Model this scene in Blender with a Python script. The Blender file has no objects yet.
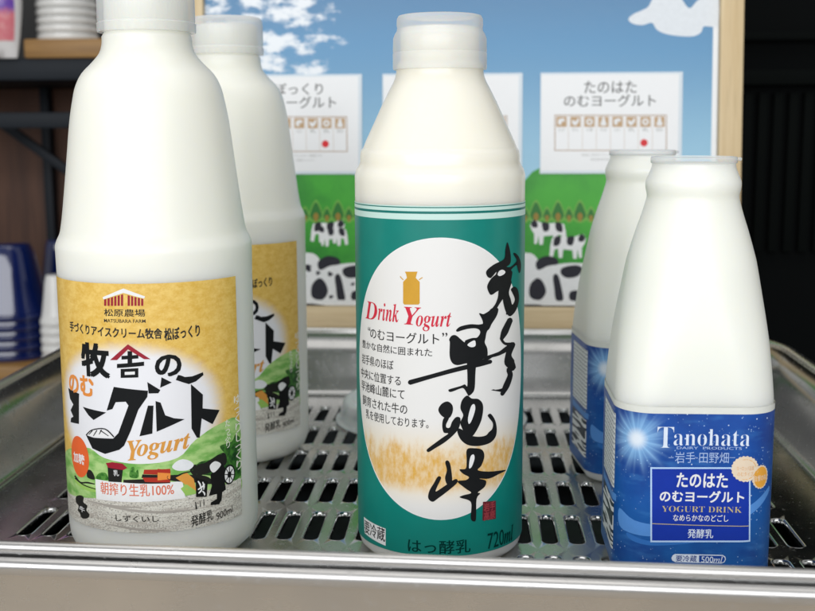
import bpy, bmesh, math, random
from math import sin, cos, pi, radians
from mathutils import Vector, Matrix, Euler
from mathutils.geometry import tessellate_polygon

S = bpy.context.scene
MM = 0.001
U = 12.0                      # slot pitch of the tray, mm

# ------------------------------------------------------------------ camera
cam = bpy.data.cameras.new('camera'); cam_o = bpy.data.objects.new('camera', cam)
S.collection.objects.link(cam_o); S.camera = cam_o
cam.sensor_width = 36.0; cam.lens = 36.0 * 1147.5 / 815.0
cam.clip_start = 0.01; cam.clip_end = 50
rt = Vector((0.99835211, 0.05721129, -0.00446538)); up = Vector((-0.00437452, 0.15346186, 0.98814489)); fw = rt.cross(up) * -1
cam_o.matrix_world = Matrix.Translation(Vector((97.166, -509.19, 183.10)) * MM) @ Matrix((rt, up, -fw)).transposed().to_4x4()
cam.dof.use_dof = True; cam.dof.focus_distance = 0.475; cam.dof.aperture_fstop = 15.0

# ------------------------------------------------------------------ light
S.view_settings.view_transform = 'Standard'; S.view_settings.look = 'None'
S.view_settings.exposure = 0.08; S.view_settings.gamma = 1.0
W = bpy.data.worlds.new('World'); S.world = W; W.use_nodes = True
bg = W.node_tree.nodes['Background']; bg.inputs[0].default_value = (0.96, 0.98, 1.0, 1); bg.inputs[1].default_value = 0.35

def area_light(name, loc, target, sx, sy, power, col):
    L = bpy.data.lights.new(name, 'AREA'); L.shape = 'RECTANGLE'; L.size = sx; L.size_y = sy; L.energy = power; L.color = col
    o = bpy.data.objects.new(name, L); S.collection.objects.link(o); o.location = loc
    o.rotation_euler = (Vector(target) - Vector(loc)).to_track_quat('-Z', 'Y').to_euler()
    return o
area_light('shop_ceiling_light', (0.0, -0.15, 1.5), (0.08, 0.0, 0.0), 1.7, 0.9, 6, (1.0, 0.98, 0.94))
area_light('front_fill_light', (-0.15, -1.6, 0.62), (0.08, 0.05, 0.12), 2.6, 0.9, 29, (0.98, 0.99, 1.0))  # unseen broad lamp added in front, fills the bottles evenly

# ------------------------------------------------------------------ materials
class G:
    """small node-graph writer"""
    def __init__(s, name):
        s.mat = bpy.data.materials.new(name); s.mat.use_nodes = True
        s.nt = s.mat.node_tree; s.N = s.nt.nodes; s.L = s.nt.links
        s.b = s.N['Principled BSDF']; s.out = s.N['Material Output']
    def put(s, sock, v):
        if isinstance(v, bpy.types.NodeSocket): s.L.new(v, sock)
        elif isinstance(v, (tuple, list)) and len(v) == 3 and sock.type == 'RGBA': sock.default_value = (*v, 1)
        else: sock.default_value = v
    def m(s, op, a, b=0.0, c=0.0):
        n = s.N.new('ShaderNodeMath'); n.operation = op
        for i, v in enumerate((a, b, c)): s.put(n.inputs[i], v)
        return n.outputs[0]
    def sm(s, x, e0, e1):
        n = s.N.new('ShaderNodeMapRange'); n.interpolation_type = 'SMOOTHSTEP'
        s.put(n.inputs[0], x); n.inputs[1].default_value = e0; n.inputs[2].default_value = e1
        return n.outputs[0]
    def mix(s, f, a, b):
        n = s.N.new('ShaderNodeMix'); n.data_type = 'RGBA'
        s.put(n.inputs[0], f); s.put(n.inputs[6], a); s.put(n.inputs[7], b)
        return n.outputs[2]
    def tex(s, kind='uv'):
        n = s.N.new('ShaderNodeTexCoord'); return n.outputs['UV' if kind == 'uv' else 'Object']
    def sc(s, v, k):
        n = s.N.new('ShaderNodeVectorMath'); n.operation = 'MULTIPLY'; s.L.new(v, n.inputs[0]); n.inputs[1].default_value = k
        return n.outputs[0]
    def xy(s, v):
        n = s.N.new('ShaderNodeSeparateXYZ'); s.L.new(v, n.inputs[0]); return n.outputs
    def noise(s, v, scale, detail=3, rough=.5):
        n = s.N.new('ShaderNodeTexNoise'); s.L.new(v, n.inputs['Vector']); n.inputs['Scale'].default_value = scale
        n.inputs['Detail'].default_value = detail; n.inputs['Roughness'].default_value = rough
        return n.outputs[0]
    def voro(s, v, scale):
        n = s.N.new('ShaderNodeTexVoronoi'); s.L.new(v, n.inputs['Vector']); n.inputs['Scale'].default_value = scale
        return n.outputs['Distance']
    def bump(s, h, strength, dist):
        n = s.N.new('ShaderNodeBump'); n.inputs['Strength'].default_value = strength; n.inputs['Distance'].default_value = dist
        s.L.new(h, n.inputs['Height']); s.L.new(n.outputs[0], s.b.inputs['Normal'])
    def fin(s, col=None, rough=None, metal=None, **kw):
        if col is not None: s.put(s.b.inputs['Base Color'], col)
        if rough is not None: s.put(s.b.inputs['Roughness'], rough)
        if metal is not None: s.put(s.b.inputs['Metallic'], metal)
        for k, v in kw.items(): s.put(s.b.inputs[k.replace('_', ' ')], v)
        return s.mat
def uvmm(g):
    """label sheet coordinates in millimetres"""
    q = g.xy(g.tex()); return g.m('MULTIPLY', q[0], 100.0), g.m('MULTIPLY', q[1], 100.0)

def plain(name, col, rough=.45, var=.06, scale=40., **kw):
    g = G(name); n = g.noise(g.tex('obj'), scale)
    c2 = tuple(max(0, c * (1 - var)) for c in col); c1 = tuple(min(1, c * (1 + var)) for c in col)
    return g.fin(g.mix(n, c2, c1), rough, **kw)

PR = {}
def ink(name, col, rough=.4, var=.08):
    g = G('print_' + name); n = g.noise(g.tex(), 30., 4)
    PR[name] = g.fin(g.mix(n, tuple(c * (1 - var) for c in col), tuple(min(1, c * (1 + var)) for c in col)), rough, Coat_Weight=.02, Coat_Roughness=.2, Specular_IOR_Level=(.08 if max(col) < .05 else .3))
for k, v in dict(gold=(.62, .33, .03), red=(.62, .02, .05), ink=(.03, .03, .03), white=(.82, .82, .82), inkteal=(.0, .035, .03), black=(.012, .013, .014),
                 stamp=(.13, .015, .025), stampink=(.35, .05, .06), crimson=(.32, .012, .03), orange=(.78, .27, .05), ochre=(.70, .32, .06),
                 salmon=(.72, .18, .10), redorange=(.78, .13, .03), soot=(.02, .02, .018), barn=(.42, .03, .015), dust=(.40, .37, .33),
                 fieldlight=(.32, .55, .12), cloud=(.78, .80, .82), blackcoat=(.012, .012, .012), whitewarm=(.85, .83, .74),
                 pale=(.72, .80, .92), paledim=(.42, .55, .82), royal=(.006, .035, .36), edgeblue=(.48, .66, .92), goldtext=(.55, .45, .22),
                 skydark=(.01, .06, .32), navytext=(.02, .05, .25), cream=(.80, .66, .50), amber=(.80, .38, .05), ambersoft=(.75, .40, .16),
                 wave=(.09, .27, .66), wave2=(.03, .16, .50), filmband=(.76, .77, .71),
                 cloudprint=(.72, .76, .80), treeglow=(.16, .40, .06), treeprint=(.02, .17, .025), trunkprint=(.30, .20, .03),
                 cowwhite=(.80, .81, .81), cowgrey=(.035, .035, .045), posterwhite=(.76, .78, .79), cardink=(.10, .10, .10), cardgrey=(.40, .40, .38),
                 tan=(.40, .27, .17), tanfill=(.50, .33, .18), tanpale=(.60, .52, .45), cardpaper=(.78, .79, .80), reddot=(.65, .01, .02)).items(): ink(k, v)

def print_noise(name, a, b, scale, stretch=(1, 1, 1), lo=.35, hi=.65):
    g = G('print_' + name); n = g.sm(g.noise(g.sc(g.tex(), stretch), scale, 5, .6), lo, hi)
    PR[name] = g.fin(g.mix(n, a, b), .4, Coat_Weight=.02, Coat_Roughness=.2, Specular_IOR_Level=.3)
print_noise('field', (.16, .42, .08), (.45, .66, .25), 9., (1, 2, 1))
print_noise('leaf', (.02, .12, .015), (.10, .30, .05), 60.)
print_noise('leaf2', (.012, .05, .012), (.06, .22, .03), 30.)
print_noise('hillprint', (.02, .22, .025), (.06, .40, .035), 1.2)
print_noise('hilldark', (.035, .24, .025), (.085, .36, .04), 3.)

# centre label: plain teal with pale top bands; white oval with golden reeds
def teal_label():
    g = G('label_teal'); x, y = uvmm(g)
    teal = g.mix(g.noise(g.tex(), 12.), (.0, .19, .155), (.0, .225, .185))
    band = lambda a, b: g.m('MULTIPLY', g.m('GREATER_THAN', y, a), g.m('LESS_THAN', y, b))
    pale = g.m('GREATER_THAN', y, 146.6)
    lines = g.m('MAXIMUM', band(149.0, 150.0), band(151.3, 151.75))
    c = g.mix(pale, teal, (.56, .76, .70)); c = g.mix(lines, c, (.0, .16, .14))
    return g.fin(c, .38, Coat_Weight=.06, Coat_Roughness=.15, Specular_IOR_Level=.35)
def oval_print():
    g = G('label_oval'); x, y = uvmm(g); uv = g.tex()
    grass = g.noise(g.sc(uv, (4, 1.8, 1)), 11., 6, .65); big = g.noise(g.sc(uv, (2.2, .6, 1)), 6., 3)
    top = g.m('ADD', y, g.m('MULTIPLY', g.m('SUBTRACT', grass, .5), -9.))
    top = g.m('ADD', top, g.m('MULTIPLY', g.m('SUBTRACT', big, .5), -22.))
    mask = g.m('MULTIPLY', g.sm(top, 57., 46.), g.sm(g.m('ADD', y, g.m('MULTIPLY', big, 5.)), 34., 41.))
    mask = g.m('MULTIPLY', mask, g.m('ADD', .35, g.m('MULTIPLY', g.sm(grass, .3, .7), .65)))
    glow = g.m('MULTIPLY', g.m('MULTIPLY', g.sm(y, 66., 46.), g.sm(y, 26., 40.)), .6)
    c = g.mix(glow, (.80, .79, .77), (.84, .66, .36)); c = g.mix(mask, c, (.70, .39, .06))
    return g.fin(c, .38, Coat_Weight=.06, Coat_Roughness=.15, Specular_IOR_Level=.35)
# farm label: amber paper, pale oval glow, speckled gravel strip at the foot
def farm_label():
    g = G('label_farm'); x, y = uvmm(g); uv = g.tex()
    fib = g.noise(g.sc(uv, (1, 1.5, 1)), 20., 6, .7); fine = g.noise(uv, 90., 3, .6)
    amber = g.mix(g.sm(fib, .3, .7), (.70, .42, .055), (.84, .58, .15)); amber = g.mix(g.m('MULTIPLY', g.sm(fine, .45, .7), .3), amber, (.88, .64, .22))
    dx = g.m('DIVIDE', g.m('SUBTRACT', x, -2.), 41.); dy = g.m('DIVIDE', g.m('SUBTRACT', y, 69.), 29.)
    r = g.m('SQRT', g.m('ADD', g.m('MULTIPLY', dx, dx), g.m('MULTIPLY', dy, dy)))
    r = g.m('ADD', r, g.m('MULTIPLY', g.m('SUBTRACT', fib, .5), .12))
    c = g.mix(g.sm(r, 1.06, .80), amber, (.82, .82, .85))
    sp = g.noise(g.sc(uv, (1, 1.6, 1)), 110., 4, .75); st = g.noise(g.sc(uv, (1, 6, 1)), 7., 4)
    gravel = g.mix(g.sm(st, .4, .65), (.72, .70, .62), (.52, .48, .42)); gravel = g.mix(g.sm(sp, .54, .60), gravel, (.20, .19, .17))
    gravel = g.mix(g.sm(g.voro(uv, 120.), .32, .18), gravel, (.80, .79, .74))
    c = g.mix(g.m('LESS_THAN', g.m('ADD', g.m('SUBTRACT', y, g.m('MULTIPLY', g.m('MAXIMUM', g.m('SUBTRACT', x, 10.), 0.), .36)), g.m('MULTIPLY', g.m('SUBTRACT', fib, .5), 3.)), 37.5), c, gravel)
    return g.fin(c, .42, Coat_Weight=.1, Coat_Roughness=.25)
# night-sky label: deep blue, sparkling dots, a starburst
def sky_label():
    g = G('label_sky'); x, y = uvmm(g); uv = g.tex()
    n = g.noise(uv, 5., 4); n2 = g.noise(g.sc(uv, (1, 3, 1)), 6., 3)
    c = g.mix(g.sm(y, 15., 74.), (.008, .10, .36), (.010, .075, .36)); c = g.mix(g.m('MULTIPLY', g.sm(n, .4, .7), .7), c, (.006, .035, .22))
    c = g.mix(g.m('MULTIPLY', g.sm(n2, .52, .75), .35), c, (.07, .27, .62))
    dots = g.m('MULTIPLY', g.sm(g.voro(uv, 75.), .24, .08), g.sm(g.noise(uv, 14., 2), .52, .6)); c = g.mix(g.m('MULTIPLY', dots, .8), c, (.45, .66, .92))
    dots = g.sm(g.voro(uv, 24.), .10, .04); c = g.mix(dots, c, (.7, .82, .95))
    dx = g.m('ADD', x, 24.6); dy = g.m('SUBTRACT', y, 61.2); r = g.m('SQRT', g.m('ADD', g.m('MULTIPLY', dx, dx), g.m('MULTIPLY', dy, dy)))
    a = g.m('ARCTAN2', dy, dx); ray = g.m('POWER', g.m('ABSOLUTE', g.m('SINE', g.m('MULTIPLY', a, 6.))), 5.); ray2 = g.m('POWER', g.m('ABSOLUTE', g.m('SINE', g.m('ADD', g.m('MULTIPLY', a, 11.), .7))), 9.)
    rays = g.m('MULTIPLY', g.m('ADD', g.m('MULTIPLY', ray, .55), g.m('MULTIPLY', ray2, .45)), g.sm(r, 17., 3.))
    c = g.mix(g.m('MULTIPLY', rays, .75), c, (.35, .62, .92)); c = g.mix(g.m('MULTIPLY', g.sm(r, 13., 2.), .75), c, (.30, .58, .90)); c = g.mix(g.sm(r, 5.5, 1.), c, (.78, .86, .95))
    return g.fin(c, .36, Coat_Weight=.08, Coat_Roughness=.12, Specular_IOR_Level=.35)
def panel_print(name, bars):
    g = G(name); x, y = uvmm(g); uv = g.tex()
    if bars:
        q = g.noise(g.sc(uv, (.6, 6, 1)), 9., 0); c = g.mix(g.m('GREATER_THAN', q, .48), (.02, .03, .05), (.82, .84, .85))
    else:
        row = g.m('GREATER_THAN', g.m('FRACT', g.m('DIVIDE', y, 2.1)), .5); q = g.m('GREATER_THAN', g.noise(g.sc(uv, (30, 16, 1)), 6., 2), .5)
        c = g.mix(g.m('MULTIPLY', g.m('MULTIPLY', row, q), .8), (.80, .83, .84), (.06, .08, .12))
    return g.fin(c, .4)
PR['teal_base'] = teal_label(); PR['oval'] = oval_print(); PR['farm_base'] = farm_label(); PR['sky_base'] = sky_label()
PR['facts'] = panel_print('label_facts', False); PR['barcode'] = panel_print('label_barcode', True)

def milk(name, col, rough=.3):
    g = G(name); n = g.noise(g.tex('obj'), 25., 3)
    c = g.mix(n, tuple(v * .985 for v in col), col)
    g.bump(g.noise(g.tex('obj'), 45., 3), .10, .002)
    return g.fin(c, g.m('ADD', rough, g.m('MULTIPLY', n, .08)), IOR=1.5, Subsurface_Weight=.9, Subsurface_Scale=.014, Subsurface_Radius=(1.0, .95, .8))
M_milk_cream = milk('creamy_plastic', (.89, .86, .76), .22)
M_milk_green = milk('cloudy_plastic', (.88, .88, .80), .33)
M_milk_white = milk('milky_plastic', (.87, .88, .81), .33)

def translucent(name, col, alpha, rough, tint=(1, 1, 1)):
    g = G(name); g.fin(col, rough, IOR=1.45)
    g.put(g.b.inputs['Subsurface Weight'], .25); g.put(g.b.inputs['Subsurface Scale'], .004)
    t = g.N.new('ShaderNodeBsdfTransparent'); t.inputs[0].default_value = (*tint, 1); mx = g.N.new('ShaderNodeMixShader')
    fr = g.N.new('ShaderNodeLayerWeight'); fr.inputs[0].default_value = .35
    f = g.m('ADD', alpha, g.m('MULTIPLY', fr.outputs['Facing'], (1 - alpha) * .8)); g.m
    g.L.new(f, mx.inputs[0]); g.L.new(t.outputs[0], mx.inputs[1]); g.L.new(g.b.outputs[0], mx.inputs[2]); g.L.new(mx.outputs[0], g.out.inputs[0])
    return g.mat
M_cap = translucent('frosted_cap_plastic', (.82, .84, .84), .34, .25)
M_clear = translucent('clear_lid_plastic', (.78, .82, .82), .16, .12)

def steel(name, col, rough, streak=(1, 1, 1), amp=.12, dirt=.0):
    g = G(name); o = g.tex('obj')
    n = g.noise(g.sc(o, streak), 60., 4, .6); b = g.noise(o, 9., 4, .6)
    r = g.m('ADD', rough, g.m('MULTIPLY', g.m('SUBTRACT', n, .5), amp)); sp = g.noise(o, 260., 3, .7); r = g.m('ADD', r, g.m('MULTIPLY', g.sm(b, .42, .7), .16)); r = g.m('ADD', r, g.m('MULTIPLY', g.sm(sp, .58, .70), .15))
    c = g.mix(g.sm(b, .35, .7), col, tuple(v * .86 for v in col))
    g.bump(n, .04, .0005)
    return g.fin(c, r, 1.0)
M_steel = steel('brushed_steel', (.37, .37, .365), .17, (1, 1, 1), .08)
M_floor = steel('perforated_steel', (.54, .545, .54), .15, (1, 1, 1), .10)
M_rim = steel('polished_steel_rim', (.60, .59, .58), .27, (1, 1, 1), .08)
M_pan = steel('steel_pan', (.60, .57, .53), .20, (1, 1, 25))
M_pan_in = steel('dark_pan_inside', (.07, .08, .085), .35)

def wood(name, a, b, axis, rough=.5):
    g = G(name); k = [14, 14, 14]; k[axis] = .8
    o = g.sc(g.tex('obj'), tuple(k)); n = g.noise(o, 9., 5, .6); w = g.noise(o, 34., 3)
    c = g.mix(g.sm(n, .3, .7), a, b); c = g.mix(g.m('MULTIPLY', g.sm(w, .5, .75), .3), c, tuple(v * .7 for v in a))
    g.bump(w, .1, .0006)
    return g.fin(c, rough)
M_pine_h = wood('pine_rail', (.58, .43, .23), (.72, .58, .36), 0); M_pine_v = wood('pine_stile', (.58, .43, .23), (.72, .58, .36), 2)
M_oak = wood('oiled_board', (.24, .125, .035), (.36, .20, .06), 0)
M_brown = wood('brown_panel', (.060, .024, .013), (.105, .045, .024), 2, .65)
M_black = plain('black_steel', (.006, .010, .016), .55, Specular_IOR_Level=.25)
M_darkpanel = plain('dark_cabinet', (.002, .0028, .003), .8, Specular_IOR_Level=.08)
M_darkgreen = plain('dark_green_panel', (.0022, .0034, .0032), .8, Specular_IOR_Level=.08)
M_wallpaint = plain('wall_paint', (.03, .03, .03), .8)
M_table = plain('table_laminate', (.52, .45, .36), .5)
M_cupwhite = plain('white_glaze', (.72, .72, .70), .2, .03)
M_blue = plain('cobalt_glaze', (.004, .013, .09), .12, .2, Coat_Weight=1.0)
M_bagwhite = plain('bag_film', (.75, .74, .74), .3)
def bag_print():
    g = G('bag_print'); o = g.tex('obj'); z = g.xy(o)[2]; n = g.noise(o, 130., 4, .7)
    c = g.mix(g.sm(g.m('ADD', z, g.m('MULTIPLY', n, .02)), .058, .05), (.16, .07, .42), (.70, .20, .24)); c = g.mix(g.m('MULTIPLY', g.sm(n, .5, .6), .5), c, (.80, .42, .42))
    return g.fin(c, .3, Coat_Weight=.3)
M_bag = bag_print()

def poster_sky():
    g = G('poster_sky'); x, y = uvmm(g); uv = g.tex()
    c = g.mix(g.sm(y, 130., 250.), (.24, .50, .66), (.015, .20, .42)); c = g.mix(g.sm(y, 235., 280.), c, (.006, .15, .34))
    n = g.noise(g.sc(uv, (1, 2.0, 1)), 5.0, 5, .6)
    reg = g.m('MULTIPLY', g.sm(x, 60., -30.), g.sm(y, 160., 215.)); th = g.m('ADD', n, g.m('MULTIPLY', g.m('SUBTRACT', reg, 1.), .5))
    c = g.mix(g.sm(th, .42, .60), c, (.74, .78, .82))  # left clouds, with wispy laminate glare painted in the same white
    edge = g.m('MAXIMUM', g.m('LESS_THAN', x, -97.), g.m('GREATER_THAN', x, 264.6)); edge = g.m('MAXIMUM', edge, g.m('LESS_THAN', y, 58.5))
    c = g.mix(edge, c, (.76, .78, .80)); c = g.mix(g.m('LESS_THAN', y, 57.1), c, (.03, .03, .03))
    g.bump(g.noise(uv, 11., 3), .03, .01)
    return g.fin(c, .4, Coat_Weight=.4, Coat_Roughness=.12)
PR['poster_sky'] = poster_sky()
def film(name, col):
    g = G(name); uv = g.tex(); n = g.noise(uv, 26., 4, .65); g.bump(n, .06, .01)
    return g.fin(g.mix(n, tuple(v * .98 for v in col), col), .4, Coat_Weight=.25, Coat_Roughness=.14)
PR['card_paper'] = film('laminated_card', (.80, .81, .82)); PR['card_film'] = film('laminate_border', (.60, .68, .74))

# ------------------------------------------------------------------ builders
def link(name, me, mats, parent=None):
    for m in (mats if isinstance(mats, (list, tuple)) else [mats]): me.materials.append(m)
    o = bpy.data.objects.new(name, me); S.collection.objects.link(o)
    if parent is not None: o.parent = parent
    return o
def fin_bm(bm, name, mats, parent=None, smooth=True, sharp=40, recalc=True):
    if recalc: bmesh.ops.recalc_face_normals(bm, faces=bm.faces)
    for v in bm.verts: v.co *= MM
    me = bpy.data.meshes.new(name); bm.to_mesh(me); bm.free()
    if smooth:
        me.polygons.foreach_set('use_smooth', [True] * len(me.polygons)); me.set_sharp_from_angle(angle=radians(sharp))
    return link(name, me, mats, parent)
def empty(name, loc_mm, label, cat, group=None, rotz=0):
    o = bpy.data.objects.new(name, None); S.collection.objects.link(o); o.location = Vector(loc_mm) * MM; o.rotation_euler = (0, 0, rotz)
    o.empty_display_size = .02; o['label'] = label; o['category'] = cat
    if group: o['group'] = group
    return o
def smooth_profile(pr, n=4):
    out = []
    for i in range(len(pr) - 1):
        p0, p1, p2, p3 = pr[max(i - 1, 0)], pr[i], pr[i + 1], pr[min(i + 2, len(pr) - 1)]
        for j in range(n):
            t = j / n
            out.append(tuple(.5 * (2 * b + (c - a) * t + (2 * a - 5 * b + 4 * c - d) * t * t + (3 * b - a - 3 * c + d) * t ** 3) for a, b, c, d in zip(p0, p1, p2, p3)))
    out.append(pr[-1]); return out
def add_lathe(bm, prof, seg=96, cx=0, cy=0, ring=None):
    """prof: (r, z) pairs; r = 0 closes on the axis. ring(r, z, k) may shape the section"""
    rings = []
    for r, z in prof:
        if r < 1e-6: rings.append([bm.verts.new((cx, cy, z))])
        else:
            vs = []
            for k in range(seg):
                a = 2 * pi * k / seg; x, y = (r * cos(a), r * sin(a)) if ring is None else ring(r, z, a)
                vs.append(bm.verts.new((cx + x, cy + y, z)))
            rings.append(vs)
    for A, B in zip(rings, rings[1:]):
        if len(A) == 1 and len(B) == 1: continue
        for k in range(seg):
            k2 = (k + 1) % seg
            if len(A) == 1: bm.faces.new((A[0], B[k], B[k2]))
            elif len(B) == 1: bm.faces.new((A[k], B[0], A[k2]))
            else: bm.faces.new((A[k], B[k], B[k2], A[k2]))
def add_box(bm, x0, x1, y0, y1, z0, z1, bevel=0):
    r = bmesh.ops.create_cube(bm, size=1); vs = r['verts']
    for v in vs: v.co = Vector(((x0 + x1) / 2 + v.co.x * (x1 - x0), (y0 + y1) / 2 + v.co.y * (y1 - y0), (z0 + z1) / 2 + v.co.z * (z1 - z0)))
    if bevel:
        es = {e for v in vs for e in v.link_edges}; bmesh.ops.bevel(bm, geom=list(es), offset=bevel, segments=2, affect='EDGES', profile=.5)
def box_obj(name, mat, parent, *b, bevel=1.0):
    bm = bmesh.new(); add_box(bm, *b, bevel=bevel); return fin_bm(bm, name, mat, parent)

# flat artwork that is then wrapped onto a surface
def text_mesh(s, off):
    cu = bpy.data.curves.new('t', 'FONT'); cu.body = s; cu.size = 10; cu.resolution_u = 3; cu.offset = min(max(off, -.5), .1) * .3; cu.align_x = 'CENTER' if '\n' in s else 'LEFT'
    if '\n' in s: cu.space_line = .85
    o = bpy.data.objects.new('t', cu); S.collection.objects.link(o); dg = bpy.context.evaluated_depsgraph_get(); dg.update()
    me = bpy.data.meshes.new_from_object(o.evaluated_get(dg)); bpy.data.objects.remove(o); bpy.data.curves.remove(cu)
    vs = [v.co.xy.copy() for v in me.vertices]; fs = [tuple(p.vertices) for p in me.polygons]; bpy.data.meshes.remove(me)
    return vs, fs
def catmull_closed(P, n=4):
    out = []; L = len(P)
    for i in range(L):
        p0, p1, p2, p3 = P[i - 1], P[i], P[(i + 1) % L], P[(i + 2) % L]
        for j in range(n):
            t = j / n
            out.append(tuple(.5 * (2 * b + (c - a) * t + (2 * a - 5 * b + 4 * c - d) * t * t + (3 * b - a - 3 * c + d) * t ** 3) for a, b, c, d in zip(p0, p1, p2, p3)))
    return out
LAY = .035                    # mm between printed layers
class Art:
    def __init__(s): s.bm = bmesh.new(); s.mats = []; s.k = 0
    def mi(s, m):
        if m not in s.mats: s.mats.append(m)
        return s.mats.index(m)
    def faces(s, vs, fs, mat, lay):
        s.k += 1; z = lay * LAY + (s.k % 40) * .0006; V = [s.bm.verts.new((x, y, z)) for x, y in vs]; i = s.mi(mat)
        for f in fs:
            if len(set(f)) < 3: continue
            try: q = s.bm.faces.new([V[k] for k in f])
            except ValueError: continue
            q.material_index = i; q.normal_update()
            if q.normal.z < 0: q.normal_flip()
    def poly(s, P, mat, lay):
        tri = tessellate_polygon([[Vector((x, y, 0)) for x, y in P]]); s.faces(P, [tuple(t) for t in tri], mat, lay)
    def rect(s, x0, y0, x1, y1, mat, lay): s.faces([(x0, y0), (x1, y0), (x1, y1), (x0, y1)], [(0, 1, 2, 3)], mat, lay)
    def ell(s, cx, cy, rx, ry, mat, lay, n=72): s.poly([(cx + rx * cos(2 * pi * i / n), cy + ry * sin(2 * pi * i / n)) for i in range(n)], mat, lay)
    def items(s, data, dx=0.0):
        for q in data:
            if q[0] == 'P':
                P = [(x + dx, y) for x, y in q[4]]; s.poly(catmull_closed(P) if q[3] else P, q[1], q[2])
            elif q[0] == 'E': s.ell(q[3] + dx, q[4], q[5], q[6], q[1], q[2])
            elif q[0] == 'S':
                A, B = q[3], q[4]; n = len(A); s.faces([(x + dx, y) for x, y in A + B], [(i, i + 1, n + i + 1, n + i) for i in range(n - 1)], q[1], q[2])
            elif q[0] == 'T':
                _, mat, lay, tx, x0, x1, y0, y1, bold, slope = q
                vs, fs = text_mesh(tx, bold)
                if not vs: continue
                ax, bx = min(v.x for v in vs), max(v.x for v in vs); ay, by = min(v.y for v in vs), max(v.y for v in vs)
                W_ = []
                for v in vs:
                    X = x0 + (v.x - ax) / (bx - ax) * (x1 - x0); Y = y0 + (v.y - ay) / (by - ay) * (y1 - y0); W_.append((X + dx, Y + slope * (X - (x0 + x1) / 2)))
                d = .022 * bold * min(y1 - y0, (x1 - x0) / max(1, len(tx.split('\n')[0]))) if bold >= .25 else 0
                for ox, oy in ([(0, 0)] if not d else [(-d, 0), (d, 0)] if bold < .8 else [(-d, -d), (d, -d), (-d, d), (d, d), (0, 0)]): s.faces([(x + ox, y + oy) for x, y in W_], fs, mat, lay)
    def build(s, name, parent, mapper, step=0, step_y=0):
        bm = s.bm
        if step:
            xs = [v.co.x for v in bm.verts]; a, b = min(xs), max(xs); x = math.ceil(a / step) * step
            while x < b:
                bmesh.ops.bisect_plane(bm, geom=bm.verts[:] + bm.edges[:] + bm.faces[:], dist=1e-5, plane_co=(x + 1e-4, 0, 0), plane_no=(1, 0, 0)); x += step
        uv = bm.loops.layers.uv.new('UVMap')
        for f in bm.faces:
            for l in f.loops: l[uv].uv = (l.vert.co.x / 100, l.vert.co.y / 100)
        for v in bm.verts: v.co = mapper(v.co.x, v.co.y, v.co.z)
        return fin_bm(bm, name, [PR[m] for m in s.mats], parent, smooth=True, sharp=60, recalc=False)
def on_cylinder(R): return lambda s, t, l: Vector(((R + l) * sin(s / R), -(R + l) * cos(s / R), t))
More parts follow.
